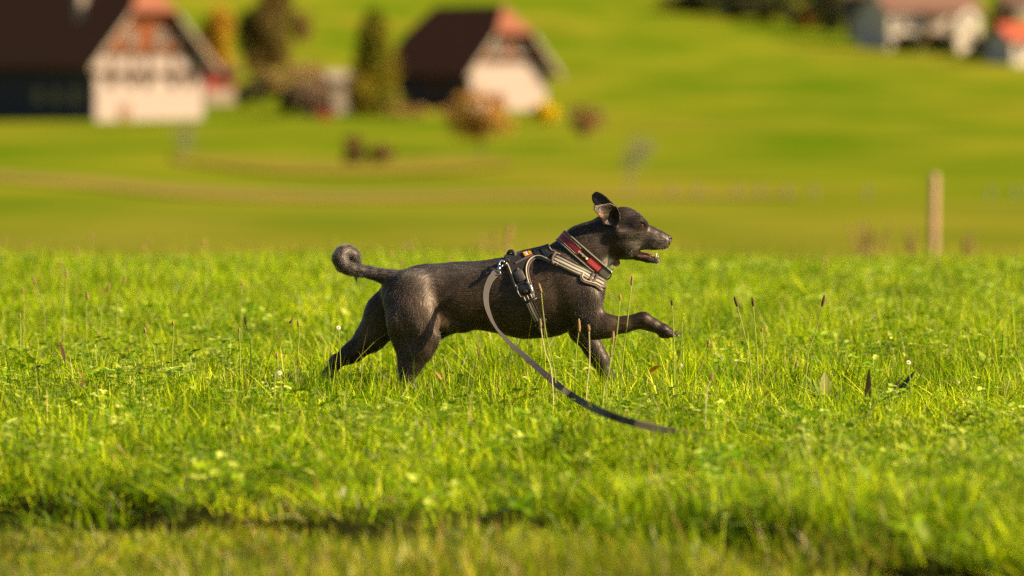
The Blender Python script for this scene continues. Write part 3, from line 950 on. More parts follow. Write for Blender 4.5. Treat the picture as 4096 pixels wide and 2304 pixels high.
hz = (0.42 + 0.85 * thick + 0.65 * (vnoise(x * 4.1, D * 3.0, 77) - 0.5)) * g.uniform(0.85, 1.15, n)
hz *= 1 + 0.45 * np.exp(-((D - 15.70) / 0.30) ** 2) * (np.abs(x + 0.1) < 0.75)
hz = np.where((np.abs(D - 15.7) < 0.35) & (np.abs(x + 0.1) < 0.7), np.maximum(hz, 1.2), hz)
hz *= 1.12
near_dog = np.exp(-((D - 15.72) / 0.22) ** 2) * np.clip((0.80 - np.abs(x + 0.1)) / 0.15, 0, 1)
hz = np.maximum(hz, 2.05 * near_dog * g.uniform(0.8, 1.1, n))
hz[mown] *= g.uniform(0.8, 1.4, mown.sum())
pts = np.stack([x, D + CAM_Y, height(x, D) - 0.004], 1)
rot = np.stack([g.normal(0, 0.05, n), g.normal(0, 0.05, n), g.uniform(0, 2 * math.pi, n)], 1)
grass = scatter_gn('grass', tufts, pts, rot, np.stack([sc_, sc_, hz], 1), idx)
grass['kind'] = 'stuff'
grass['label'] = 'sunlit meadow grass covering the field around the dog'

p = field_points(g, 0.088, 8.0, 27)
x, D = p[:, 0], p[:, 1]
pat = vnoise(x * 0.8 + 5, D * 0.5 + 9, 21)
leafy = np.clip(1.15 * pat - 0.22 + 0.14 * x, 0.06, 0.8)
keep = (g.random(len(x)) < leafy * np.where(D < 14, 0.45, 0.75)) & (D > edge_row(x) - 0.1)
x, D = x[keep], D[keep]
n = len(x)
idx = g.choice(11, n, p=[0.13, 0.13, 0.13, 0.13, 0.08, 0.08, 0.08, 0.06, 0.06, 0.06, 0.06])
sc_ = g.uniform(0.55, 1.15, n)
pts = np.stack([x, D + CAM_Y, height(x, D) + g.uniform(-0.005, 0.018, n)], 1)
rot = np.stack([g.normal(0, 0.2, n), g.normal(0, 0.2, n), g.uniform(0, 2 * math.pi, n)], 1)
weed = scatter_gn('ground_cover', weeds, pts, rot, np.stack([sc_, sc_, sc_], 1), idx)
weed['kind'] = 'stuff'
weed['label'] = 'clover and low broad-leaved weeds among the grass'
# ================================================================== the dog
# Signed distance field of the body, summed from tapered limbs and muscles, then meshed as one surface.
VX = 0.003
lo = np.array([P(1270, 0, 0)[0] - 0.02, -0.165, -0.01])
hi = np.array([P(2740, 0, 0)[0] + 0.02, 0.165, 0.64])
dims = np.ceil((hi - lo) / VX).astype(int)
GX = (lo[0] + VX * np.arange(dims[0])).astype(np.float32)
GY = (lo[1] + VX * np.arange(dims[1])).astype(np.float32)
GZ = (lo[2] + VX * np.arange(dims[2])).astype(np.float32)
FIELD = np.full(dims, 0.06, dtype=np.float32)
FLOW = []           # (point, coat direction) samples
def _slices(bmin, bmax):
    a = np.clip(np.floor((bmin - lo) / VX).astype(int), 0, dims)
    b = np.clip(np.ceil((bmax - lo) / VX).astype(int) + 1, 0, dims)
    return tuple(slice(i, j) for i, j in zip(a, b))
def _combine(sl, d, k, op):
    f = FIELD[sl]
    if op == 'add':
        if k > 0:
            h = np.maximum(k - np.abs(f - d), 0) / k
            FIELD[sl] = np.minimum(f, d) - h * h * k * 0.25
        else:
            FIELD[sl] = np.minimum(f, d)
    else:
        d = -d
        if k > 0:
            h = np.maximum(k - np.abs(f - d), 0) / k
            FIELD[sl] = np.maximum(f, d) + h * h * k * 0.25
        else:
            FIELD[sl] = np.maximum(f, d)
def limb(a, ra, b, rb, k=0.03, ky=1.0, op='add', flow=None):
    """Tapered capsule; a, b are (px, py, y in metres), radii in photograph pixels, ky squashes it sideways."""
    A, B = P(*a), P(*b)
    A, B = A.astype(np.float32), B.astype(np.float32)
    ra, rb = ra / PXM, rb / PXM
    R = max(ra, rb) * max(1.0, ky) + k + 0.012
    sl = _slices(np.minimum(A, B) - R, np.maximum(A, B) + R)
    X, Y, Z = GX[sl[0]][:, None, None], GY[sl[1]][None, :, None], GZ[sl[2]][None, None, :]
    ba = (B - A) / np.array([1, ky, 1], dtype=np.float32)
    px_, py_, pz_ = X - A[0], (Y - A[1]) / ky, Z - A[2]
    l2 = float(ba @ ba) + 1e-12
    h = np.clip((px_ * ba[0] + py_ * ba[1] + pz_ * ba[2]) / l2, 0, 1)
    d = np.sqrt((px_ - h * ba[0]) ** 2 + (py_ - h * ba[1]) ** 2 + (pz_ - h * ba[2]) ** 2) - (ra + (rb - ra) * h)
    if ky < 1:
        d = d * (0.5 + 0.5 * ky)
    _combine(sl, d.astype(np.float32), k, op)
    if op == 'add' and flow is not None:
        v = (B - A) if flow > 0 else (A - B)
        v = v / (np.linalg.norm(v) + 1e-9)
        for t in (0.1, 0.35, 0.65, 0.9):
            FLOW.append((A + (B - A) * t, v, max(ra, rb)))
def chain(pts, k=0.03, ky=1.0, flow=None):
    """pts: (px, py, y, r[, ky])"""
    for p, q in zip(pts[:-1], pts[1:]):
        kk = 0.5 * ((p[4] if len(p) > 4 else ky) + (q[4] if len(q) > 4 else ky))
        limb(p[:3], p[3], q[:3], q[3], k, kk, 'add', flow)
def sheet(pts, tris, th, k):
    """Thin flap: distance to triangles minus half thickness."""
    Q = np.array([P(*p) for p in pts], dtype=np.float32)
    R = th + k + 0.012
    sl = _slices(Q.min(0) - R, Q.max(0) + R)
    X, Y, Z = np.meshgrid(GX[sl[0]], GY[sl[1]], GZ[sl[2]], indexing='ij')
    p = np.stack([X, Y, Z], -1)
    best = np.full(X.shape, 9.0, dtype=np.float32)
    dot = lambda u, v: (u * v).sum(-1)
    for t in tris:
        a, b, c = Q[list(t)]
        ba, cb, ac = b - a, c - b, a - c
        pa, pb, pc = p - a, p - b, p - c
        nor = np.cross(ba, ac)
        inside = (np.sign(dot(np.cross(ba, nor), pa)) + np.sign(dot(np.cross(cb, nor), pb)) + np.sign(dot(np.cross(ac, nor), pc))) >= 2
        def seg(u, pu):
            h = np.clip(dot(pu, u) / dot(u, u), 0, 1)
            w_ = u * h[..., None] - pu
            return dot(w_, w_)
        e = np.minimum(np.minimum(seg(ba, pa), seg(cb, pb)), seg(ac, pc))
        pl = dot(pa, nor) ** 2 / dot(nor, nor)
        best = np.minimum(best, np.sqrt(np.where(inside, pl, e)))
    _combine(sl, best - th, k, 'add')

# --- trunk, neck (coat lies from the head to the tail)
chain([(2326, 1168, 0, 70, .78), (2276, 1152, 0, 138, .66), (2200, 1168, 0, 163, .66), (2090, 1185, 0, 154, .66), (1960, 1182, 0, 127, .72),
       (1830, 1180, 0, 118, .70), (1700, 1176, 0, 106, .74), (1610, 1172, 0, 86, .85)], 0.035, flow=1)
chain([(2432, 948, 0, 86, .76), (2345, 1006, 0, 103, .64), (2285, 1078, 0, 114, .68), (2230, 1130, 0, 130, .66)], 0.022, flow=1)
limb((2336, 1090, 0), 58, (2334, 1190, 0), 58, 0.025, .9, flow=1)
# --- near hind leg
N1 = -0.062
chain([(1645, 1165, -.045, 92, .55), (1650, 1280, -.070, 98, .46), (1700, 1352, -.080, 54, .62)], 0.012, flow=1)
limb((1592, 1205, -.052), 60, (1612, 1345, -.066), 44, 0.010, .62, flow=1)
chain([(1700, 1335, -.078, 52), (1676, 1400, -.078, 50), (1645, 1465, -.076, 34), (1628, 1515, -.074, 26)], 0.02, ky=.66, flow=1)
limb((1612, 1345, -.066), 40, (1618, 1470, -.072), 20, 0.02, .6, flow=1)
chain([(1628, 1512, -.074, 25), (1650, 1560, -.073, 21), (1668, 1578, -.072, 22)], 0.012, flow=1)
limb((1660, 1578, -.072), 22, (1706, 1582, -.072), 17, 0.012, 1.0, flow=1)
# --- far hind leg, stretched back
chain([(1600, 1190, .045, 85, .6), (1545, 1262, .060, 82, .5), (1486, 1345, .066, 55, .62), (1410, 1410, .066, 35, .75), (1346, 1446, .066, 26)], 0.022, flow=1)
chain([(1346, 1446, .066, 25), (1312, 1500, .066, 21), (1298, 1555, .066, 20)], 0.012, flow=1)
limb((1298, 1560, .066), 21, (1332, 1582, .066), 16, 0.012, 1.0, flow=1)
# --- near shoulder and raised foreleg
limb((2225, 1075, -.056), 58, (2345, 1195, -.068), 58, 0.014, .52, flow=1)
limb((2275, 1180, -.066), 60, (2368, 1308, -.072), 44, 0.014, .50, flow=1)
limb((2350, 1185, -.060), 52, (2382, 1295, -.068), 46, 0.012, .62, flow=1)
chain([(2385, 1304, -.068, 48, .76), (2430, 1305, -.068, 42, .76), (2500, 1298, -.068, 29, .85), (2555, 1284, -.068, 27, .92), (2576, 1280, -.068, 31, .92)], 0.016, flow=1)
limb((2378, 1328, -.070), 26, (2358, 1338, -.070), 17, 0.010, .8)
chain([(2572, 1281, -.068, 28), (2612, 1300, -.068, 25), (2652, 1320, -.068, 24)], 0.010, flow=1)
limb((2588, 1312, -.060), 10, (2580, 1306, -.060), 12, 0.010)
limb((2655, 1321, -.068), 24, (2676, 1330, -.068), 20, 0.008, 1.15, flow=1)
for yy, ln_, dz in ((-.094, 0, 3), (-.078, 12, 0), (-.060, 14, -3), (-.044, 4, -1)):
    limb((2668, 1330 + dz, yy), 14.5, (2690 + ln_, 1338 + dz, yy), 10.5, 0.002, 0.60)
limb((2650, 1338, -.068), 14, (2668, 1342, -.068), 10, 0.008, 1.2)
# --- hollows between the muscles
limb((2222, 1165, -.118), 30, (2300, 1300, -.118), 24, 0.030, op='sub')
limb((2318, 1150, -.112), 18, (2290, 1190, -.114), 18, 0.022, op='sub')
limb((1768, 1185, -.102), 14, (1768, 1310, -.092), 12, 0.024, op='sub')
limb((1588, 1235, -.124), 22, (1650, 1390, -.120), 18, 0.026, op='sub')
limb((1690, 1230, -.128), 20, (1712, 1330, -.124), 14, 0.020, op='sub')
limb((2448, 1310, -.104), 12, (2560, 1290, -.100), 10, 0.012, op='sub')
for k_ in range(5):
    xr = 2060 - 48 * k_
    limb((xr, 1120, -.104), 9, (xr - 40, 1290, -.098), 7, 0.020, .7, op='sub')
# --- far foreleg, on the ground
chain([(2325, 1230, .052, 60, .55), (2325, 1320, .058, 44, .7), (2372, 1392, .058, 33, .8), (2402, 1440, .058, 29), (2425, 1500, .058, 24), (2436, 1550, .058, 22)], 0.022, flow=1)
limb((2436, 1556, .058), 22, (2476, 1580, .058), 17, 0.012, 1.0, flow=1)
# --- tail, curled over at the end
chain([(1600, 1128, 0, 40), (1566, 1116, 0, 36), (1528, 1103, 0, 27), (1486, 1091, -.002, 22), (1440, 1083, -.008, 22), (1402, 1076, -.013, 24), (1371, 1060, -.014, 26), (1358, 1034, -.009, 26),
       (1369, 1012, .0, 25), (1391, 1007, .010, 24), (1414, 1020, .018, 22), (1422, 1045, .026, 18), (1424, 1080, .030, 11), (1426, 1122, .032, 4)], 0.010, flow=1)
# --- belly fold, sheath
limb((1760, 1290, -.03), 34, (1850, 1300, 0), 22, 0.03, .8)
limb((1800, 1322, 0), 15, (1766, 1344, 0), 12, 0.014, .8)
# --- skull, cheeks, muzzle
limb((2494, 910, 0), 83, (2448, 935, 0), 78, 0.02, .74)
limb((2540, 904, .022), 42, (2546, 906, -.022), 42, 0.016, 1.0)
limb((2500, 972, -.018), 58, (2500, 972, .018), 58, 0.022, .78)
limb((2450, 958, 0), 72, (2430, 980, 0), 58, 0.02, .74)
chain([(2556, 940, 0, 54, .80), (2600, 950, 0, 41, .80), (2648, 959, 0, 28, .90), (2656, 960, 0, 21, .9)], 0.014)
chain([(2575, 964, -.010, 33, .7), (2612, 970, -.012, 27, .7), (2656, 975, -.008, 21, .8)], 0.010)
chain([(2575, 964, .010, 33, .7), (2612, 970, .012, 27, .7), (2656, 975, .008, 21, .8)], 0.010)
limb((2560, 880, -.030), 13, (2584, 893, -.022), 8, 0.010)
limb((2560, 880, .030), 13, (2584, 893, .022), 8, 0.010)
limb((2470, 930, -.050), 20, (2556, 936, -.038), 13, 0.012, .8)
limb((2470, 930, .050), 20, (2556, 936, .038), 13, 0.012, .8)
# lower jaw, joined without blending at the lips
limb((2520, 1000, 0), 38, (2552, 1016, 0), 26, 0.014, .78)
chain([(2552, 1018, 0, 24, .85), (2592, 1034, 0, 17.5, 1.0), (2627, 1041, 0, 14, 1.05)], 0.003)
# open mouth: a wedge between the lips, right through
_w = [(2553, 1000), (2588, 998), (2665, 1003), (2665, 1024), (2608, 1022), (2580, 1014)]
_wc = [P(a, b, 0)[[0, 2]] for a, b in _w]
_wx = [c[0] for c in _wc]; _wz = [c[1] for c in _wc]
sl = _slices(np.array([min(_wx) - .004, -.06, min(_wz) - .004]), np.array([max(_wx) + .004, .06, max(_wz) + .004]))
X, Z = GX[sl[0]][:, None], GZ[sl[2]][None, :]
sd2 = np.full((X.shape[0], Z.shape[1]), -9.0)
for i in range(len(_w)):
    (x0, z0), (x1, z1) = _wc[i], _wc[(i + 1) % len(_w)]
    ex, ez = x1 - x0, z1 - z0
    nl = math.hypot(ex, ez)
    sd2 = np.maximum(sd2, ((X - x0) * -ez + (Z - z0) * ex) / nl)
_combine(sl, np.broadcast_to(sd2[:, None, :], FIELD[sl].shape).astype(np.float32), 0.002, 'sub')
# eye sockets
for sg in (-1, 1):
    limb((2569, 899, sg * .042), 6.5, (2573, 899, sg * .052), 8, 0.004, op='sub')
    limb((2553, 896, sg * .0385), 4, (2568, 889, sg * .039), 4, 0.006)
    limb((2568, 889, sg * .039), 4, (2584, 898, sg * .033), 3, 0.006)
# --- ears: the near one folds outwards, the far one stands
sheet([(2464, 906, -.048), (2480, 882, -.058), (2478, 852, -.056), (2466, 826, -.046), (2439, 813, -.052), (2409, 819, -.064), (2377, 823, -.078),
       (2376, 838, -.088), (2391, 855, -.082), (2404, 872, -.066), (2414, 896, -.054), (2446, 862, -.034), (2412, 846, -.060)],
      [(0, 1, 11), (1, 2, 11), (2, 3, 11), (3, 4, 11), (4, 5, 11), (5, 12, 11), (12, 9, 11), (9, 10, 11), (10, 0, 11), (5, 6, 12), (6, 7, 12), (7, 8, 12), (8, 9, 12)], 0.0023, 0.006)
sheet([(2468, 828, .030), (2441, 806, .036), (2424, 788, .042), (2400, 771, .050), (2382, 768, .054), (2368, 783, .056), (2371, 806, .052), (2382, 822, .046), (2430, 850, .040), (2414, 804, .047)],
      [(0, 1, 9), (1, 2, 9), (2, 3, 9), (3, 4, 9), (4, 5, 9), (5, 6, 9), (6, 7, 9), (7, 8, 9), (8, 0, 9)], 0.0023, 0.006)
for a, b in (((2640, 955, 0), (2560, 915, 0)), ((2560, 890, 0), (2480, 880, 0)), ((2600, 985, -.02), (2500, 985, -.04)), ((2560, 930, -.04), (2470, 930, -.05)), ((2620, 1040, 0), (2520, 1020, 0)),
             ((2560, 930, .04), (2470, 930, .05))):
    A, B = P(*a), P(*b)
    for t in (0.0, 0.5, 1.0):
        FLOW.append((A + (B - A) * t, (B - A) / np.linalg.norm(B - A), 0.03))
for a, b in (((2470, 860, -.05), (2385, 840, -.08)), ((2450, 810, .04), (2375, 785, .055))):
    A, B = P(*a), P(*b)
    for t in (0.0, 0.5, 1.0):
        FLOW.append((A + (B - A) * t, (B - A) / np.linalg.norm(B - A), 0.008))

def surface_nets(F):
    S = F < 0
    c = np.zeros(tuple(d - 1 for d in F.shape), dtype=np.uint8)
    offs = [(i, j, k) for i in (0, 1) for j in (0, 1) for k in (0, 1)]
    n0, n1, n2 = c.shape
    for i, j, k in offs:
        c += S[i:i + n0, j:j + n1, k:k + n2]
    act = np.argwhere((c > 0) & (c < 8))
    vals = {o: F[act[:, 0] + o[0], act[:, 1] + o[1], act[:, 2] + o[2]] for o in offs}
    acc = np.zeros((len(act), 3)); cnt = np.zeros(len(act))
    for o in offs:
        for ax in range(3):
            if o[ax] == 0:
                q = list(o); q[ax] = 1; q = tuple(q)
                a, b = vals[o], vals[q]
                m = (a < 0) != (b < 0)
                t = np.where(m, a / np.where(m, a - b, 1), 0)
                pos = np.tile(np.array(o, float), (len(act), 1)); pos[:, ax] += t
                acc[m] += pos[m]; cnt[m] += 1
    V = act + acc / cnt[:, None]
    idm = np.full(c.shape, -1, dtype=np.int32)
    idm[act[:, 0], act[:, 1], act[:, 2]] = np.arange(len(act))
    quads = []
    for ax in range(3):
        u, v = (ax + 1) % 3, (ax + 2) % 3
        a = [slice(1, -1)] * 3; b = [slice(1, -1)] * 3
        a[ax] = slice(0, -1); b[ax] = slice(1, None)
        ed = S[tuple(a)] != S[tuple(b)]
        e = np.argwhere(ed)
        for d in range(3):
            if d != ax:
                e[:, d] += 1
        inside = S[e[:, 0], e[:, 1], e[:, 2]]
        def cell(du, dv):
            q = e.copy(); q[:, u] -= du; q[:, v] -= dv
            ok = (q < np.array(c.shape)).all(1)
            return np.where(ok, idm[np.minimum(q[:, 0], n0 - 1), np.minimum(q[:, 1], n1 - 1), np.minimum(q[:, 2], n2 - 1)], -1)
        q = np.stack([cell(0, 0), cell(1, 0), cell(1, 1), cell(0, 1)], 1)
        q[~inside] = q[~inside][:, ::-1]
        quads.append(q[(q >= 0).all(1)])
    return V, np.concatenate(quads)
V, Q = surface_nets(FIELD)
V = V * VX + lo
# relax a little
nb = np.zeros((len(V), 3)); ct = np.zeros(len(V))
for it in range(2):
    nb[:] = 0; ct[:] = 0
    for i in range(4):
        np.add.at(nb, Q[:, i], V[Q[:, (i + 1) % 4]]); np.add.at(ct, Q[:, i], 1)
        np.add.at(nb, Q[:, i], V[Q[:, i - 1]]); np.add.at(ct, Q[:, i], 1)
    V = V * 0.5 + 0.5 * nb / np.maximum(ct, 1)[:, None]
BODY_V, BODY_Q = V, Q
BT = np.concatenate([Q[:, [0, 1, 2]], Q[:, [0, 2, 3]]])
_fn = np.cross(V[BT[:, 1]] - V[BT[:, 0]], V[BT[:, 2]] - V[BT[:, 0]])
VN = np.zeros_like(V)
for i in range(3):
    np.add.at(VN, BT[:, i], _fn)
VN /= np.linalg.norm(VN, axis=1)[:, None] + 1e-12
BVH = BVHTree.FromPolygons([tuple(v) for v in V], [tuple(int(i) for i in t) for t in BT])
CAMV = Vector(cam.location)
def on_body(px, py, off=0.0):
    """The near side of the body as seen through a photograph pixel."""
    d = Vector(ray(px, py)).normalized()
    loc, nor, idx, dist = BVH.ray_cast(CAMV, d, 40)
    if loc is None:
        p0 = Vector(P(px, py, -0.03))
        loc, nor, idx, dist = BVH.find_nearest(p0)
    n = np.array(nor)
    return np.array(loc) + n * off, n

FP = np.array([f[0] for f in FLOW]); FV = np.array([f[1] for f in FLOW]); FR = np.array([f[2] for f in FLOW])
def coat_flow(pts, nrm):
    q = pix(pts)
    fl = np.zeros((len(pts), 3))
    for a in range(0, len(pts), 20000):
        d = np.linalg.norm(pts[a:a + 20000, None, :] - FP[None], axis=2)
        wgt = np.exp(-(np.maximum(d - FR[None] * 0.7, 0) / 0.022) ** 1.3) + 1e-9
        fl[a:a + 20000] = wgt @ FV
    fl += np.array([-0.25, 0, -0.35]) * (np.linalg.norm(fl, axis=1)[:, None] * ((q[:, 0] > 1540) & (q[:, 0] < 2430) & (q[:, 1] > 1000))[:, None])
    fl -= nrm * (fl * nrm).sum(1)[:, None]
    return fl / (np.linalg.norm(fl, axis=1)[:, None] + 1e-9)
def coat_streaks(seed, steps):
    """Random value per vertex smeared along the lie of the hair."""
    g = np.random.default_rng(seed)
    fl = coat_flow(BODY_V, VN)
    wob_ = vnoise(BODY_V[:, 0] * 40, BODY_V[:, 2] * 40 + BODY_V[:, 1] * 30, 31) - 0.5
    fl = fl + np.cross(VN, fl) * (wob_[:, None] * 0.7)
    n = len(BODY_V)
    best_f, best_b = np.full(n, -9.0), np.full(n, -9.0)
    nf, nb_ = np.arange(n), np.arange(n)
    for i in range(4):
        for j in range(4):
            if i == j: continue
            a, c = BODY_Q[:, i], BODY_Q[:, j]
            d = BODY_V[c] - BODY_V[a]
            d /= np.linalg.norm(d, axis=1)[:, None] + 1e-9
            s = (d * fl[a]).sum(1)
            for sg, best, tgt in ((1, best_f, nf), (-1, best_b, nb_)):
                o = np.argsort(sg * s)
                aa, cc_, ss = a[o], c[o], (sg * s)[o]
                up = ss > best[aa]
                best[aa[up]] = ss[up]; tgt[aa[up]] = cc_[up]
    v = g.random(n)
    for it in range(steps):
        v = 0.5 * v + 0.25 * v[nf] + 0.25 * v[nb_]
    v = (v - v.mean()) / v.std()
    return v

# coat colour at a point (markings, with grass bounce and back sheen painted in)
FUR_BLACK = np.array([0.020, 0.0120, 0.0075])
def coat(Pp, g=None):
    q = pix(Pp)
    px, py = q[:, 0], q[:, 1]
    n = len(Pp)
    c = np.tile(FUR_BLACK, (n, 1))
    def blob(cx, cy_, rx, ry, a=0.0):
        dx, dy = px - cx, py - cy_
        ca, sa = math.cos(a), math.sin(a)
        return np.exp(-(((dx * ca + dy * sa) / rx) ** 2 + ((-dx * sa + dy * ca) / ry) ** 2))
    brown = np.array([0.056, 0.032, 0.018])
    m = np.clip(blob(1660, 1260, 150, 160) + blob(1980, 1250, 220, 90) + blob(2200, 1150, 120, 90) + blob(2480, 1310, 120, 30), 0, 1)[:, None]
    c = c * (1 - 0.8 * m) + brown * 0.8 * m
    white = np.clip(1.6 * blob(2436, 1056, 22, 20, 0.7), 0, 1) * (np.abs(Pp[:, 1]) < 0.045)
    c = c * (1 - white[:, None]) + np.array([0.42, 0.38, 0.31]) * white[:, None]
    grey = np.clip(0.55 * blob(2600, 988, 55, 10) + 0.8 * blob(2628, 1046, 26, 9) + 0.55 * blob(2662, 988, 16, 10) + 0.25 * blob(2540, 960, 50, 40), 0, 1)[:, None]
    c = c * (1 - grey * 0.55) + np.array([0.30, 0.26, 0.22]) * grey * 0.55
    tan = np.clip(1.3 * blob(2402, 860, 10, 8), 0, 1)[:, None] * (Pp[:, 1] < -0.05)[:, None]
    c = c * (1 - tan) + np.array([0.36, 0.19, 0.12]) * tan
    grass_bounce = np.clip(blob(1478, 1330, 60, 70, 0.6) * (Pp[:, 1] < 0.075) * (Pp[:, 1] > 0) + 0.8 * blob(1790, 1300, 40, 25), 0, 1)[:, None]
    c = c * (1 - 0.6 * grass_bounce) + np.array([0.12, 0.085, 0.03]) * 0.6 * grass_bounce  # light bounced up from the grass, put into leg and belly colour
    grey_sheen = np.clip(0.9 * blob(1650, 1098, 140, 30) + 0.8 * blob(1850, 1072, 180, 24) + 0.8 * blob(1390, 1020, 60, 45) + 0.4 * blob(1490, 1090, 90, 24), 0, 1)[:, None]
    c = c * (1 - 0.6 * grey_sheen) + np.array([0.085, 0.074, 0.066]) * 0.6 * grey_sheen  # grey hairs plus the sheen of back and tail, painted into the colour
    if g is not None:
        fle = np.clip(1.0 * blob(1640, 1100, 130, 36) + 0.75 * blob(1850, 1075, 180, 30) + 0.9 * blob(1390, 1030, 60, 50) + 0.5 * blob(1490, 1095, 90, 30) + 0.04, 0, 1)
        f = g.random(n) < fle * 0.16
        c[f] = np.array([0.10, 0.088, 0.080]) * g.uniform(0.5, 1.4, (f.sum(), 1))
        cl = vnoise(Pp[:, 0] * 110 + 40 * Pp[:, 2], Pp[:, 2] * 230 + Pp[:, 1] * 160, 91) * 0.6 + vnoise(Pp[:, 0] * 260, Pp[:, 2] * 420 + Pp[:, 1] * 300, 92) * 0.4
        c *= np.exp(g.normal(0, 0.35, n) + 2.2 * (cl - 0.5))[:, None]
    return c

m, nt, b = new_mat('dog_skin')
at_ = N(nt, 'ShaderNodeAttribute', attribute_name='tint')
# short hair lying along the body: streaks in colour, gloss and relief
tcs = N(nt, 'ShaderNodeTexCoord')
def streak(sx, sz, scale):
    mp = N(nt, 'ShaderNodeMapping'); mp.inputs['Scale'].default_value = (sx, sz, sz); mp.inputs['Rotation'].default_value = (0, 0.5, 0)
    nt.links.new(tcs.outputs['Object'], mp.inputs[0])
    nz = N(nt, 'ShaderNodeTexNoise'); nz.inputs['Scale'].default_value = scale; nz.inputs['Detail'].default_value = 5; nz.inputs['Roughness'].default_value = 0.65
    nt.links.new(mp.outputs[0], nz.inputs['Vector'])
    return nz.outputs['Fac']
f1 = N(nt, 'ShaderNodeAttribute', attribute_name='streak').outputs['Fac']
mr_ = N(nt, 'ShaderNodeMapRange'); mr_.inputs['From Min'].default_value = 0.1; mr_.inputs['From Max'].default_value = 0.9; mr_.inputs['To Min'].default_value = 0.3; mr_.inputs['To Max'].default_value = 2.4
nt.links.new(f1, mr_.inputs[0])
mx_ = N(nt, 'ShaderNodeVectorMath', operation='SCALE')
nt.links.new(at_.outputs['Color'], mx_.inputs[0]); nt.links.new(mr_.outputs[0], mx_.inputs['Scale'])
nt.links.new(mx_.outputs[0], b.inputs['Base Color'])
bp_ = N(nt, 'ShaderNodeBump'); bp_.inputs['Strength'].default_value = 0.5; bp_.inputs['Distance'].default_value = 0.0018
nt.links.new(f1, bp_.inputs['Height']); nt.links.new(bp_.outputs[0], b.inputs['Normal'])
b.inputs['Roughness'].default_value = 0.48
gl_ = N(nt, 'ShaderNodeAttribute', attribute_name='gloss')
nt.links.new(gl_.outputs['Fac'], b.inputs['Specular IOR Level'])
b.inputs['Specular Tint'].default_value = (1.0, 0.86, 0.74, 1)
M_SKIN = m
me = fast_mesh('dog', BODY_V, quads=BODY_Q, mat=M_SKIN)
me.polygons.foreach_set('use_smooth', [True] * len(me.polygons))
_st = 0.65 * coat_streaks(5, 7) + 0.6 * coat_streaks(6, 14)
sa = me.attributes.new('streak', 'FLOAT', 'POINT')
sa.data.foreach_set('value', np.clip(0.5 + 0.22 * _st, 0, 1).astype(np.float32))
_c = coat(BODY_V) * 0.55
_q = pix(BODY_V)
# lips and mouth lining
_mo = (np.abs(_q[:, 0] - 2598) < 50) & (_q[:, 1] > 995) & (_q[:, 1] < 1027) & (np.abs(BODY_V[:, 1]) < 0.016)
_c[_mo] = (0.10, 0.035, 0.03)
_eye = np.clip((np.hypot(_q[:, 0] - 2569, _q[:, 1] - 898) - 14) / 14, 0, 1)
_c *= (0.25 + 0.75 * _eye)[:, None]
sa = me.attributes.new('gloss', 'FLOAT', 'POINT')
sa.data.foreach_set('value', (0.46 * (0.12 + 0.88 * _eye)).astype(np.float32))
set_tint(me, _c)
dog = bpy.data.objects.new('dog', me)
COL.objects.link(dog)
tag(dog, 'sleek black-brown short-haired dog trotting right with one foreleg raised', 'dog')
def part(name, geo, mat, parent, smooth=True, uvs=None):
    o = mk(name, geo[0], geo[1], mat, None, smooth, uvs)
    o.parent = parent
    if parent.type == 'EMPTY':
        o.matrix_parent_inverse = Matrix.Translation(-Vector(parent.location))
    return o
def blobby(center, rad, seg=16, rings=10, fn=None):
    V, F = [], []
    for i in range(rings + 1):
        th = math.pi * i / rings
        for j in range(seg):
            ph = 2 * math.pi * j / seg
            d = np.array([math.sin(th) * math.cos(ph), math.sin(th) * math.sin(ph), math.cos(th)])
            p = d * np.asarray(rad)
            if fn: p = fn(d, p)
            V.append(np.asarray(center) + p)
    for i in range(rings):
        for j in range(seg):
            F.append((i * seg + j, (i + 1) * seg + j, (i + 1) * seg + (j + 1) % seg, i * seg + (j + 1) % seg))
    return V, F
# eyes
m, nt, b = new_mat('dog_eye')
tc = N(nt, 'ShaderNodeAttribute', attribute_name='tint')
nt.links.new(tc.outputs['Color'], b.inputs['Base Color'])
b.inputs['Roughness'].default_value = 0.06
b.inputs['Coat Weight'].default_value = 1.0
M_EYE = m
for sg in (-1, 1):
    c0 = P(2569, 899, sg * 0.0362)
    e = part('eye', blobby(c0, (8.2 / PXM,) * 3, 20, 14), M_EYE, dog)
    vv = np.array([v.co for v in e.data.vertices]) - c0
    look = np.array([0.55, sg * 0.83, 0.02]); look /= np.linalg.norm(look)
    ca = vv @ look / (8.2 / PXM)
    cc = np.tile(np.array([0.02, 0.012, 0.008]), (len(vv), 1))
    cc[ca > 0.55] = (0.50, 0.16, 0.012)
    cc[ca > 0.90] = (0.004, 0.003, 0.003)
    set_tint(e.data, cc)
# nose leather
M_NOSE = plain('nose_leather', (0.030, 0.026, 0.028), 0.32, 0.5, noise=0.3, scale=300, bump=0.4)
def nose_fn(d, p):
    p = p.copy()
    if d[0] < 0: p[0] *= 0.6
    # nostril dents
    for sg in (-1, 1):
        k = math.exp(-(((d[1] - sg * 0.62) / 0.28) ** 2 + ((d[2] + 0.15) / 0.30) ** 2)) * (1 if d[0] > 0.1 else 0)
        p *= 1 - 0.42 * k
    return p
part('nose', blobby(P(2669, 955, 0), (20 / PXM, 18 / PXM, 17 / PXM), 28, 20, nose_fn), M_NOSE, dog)
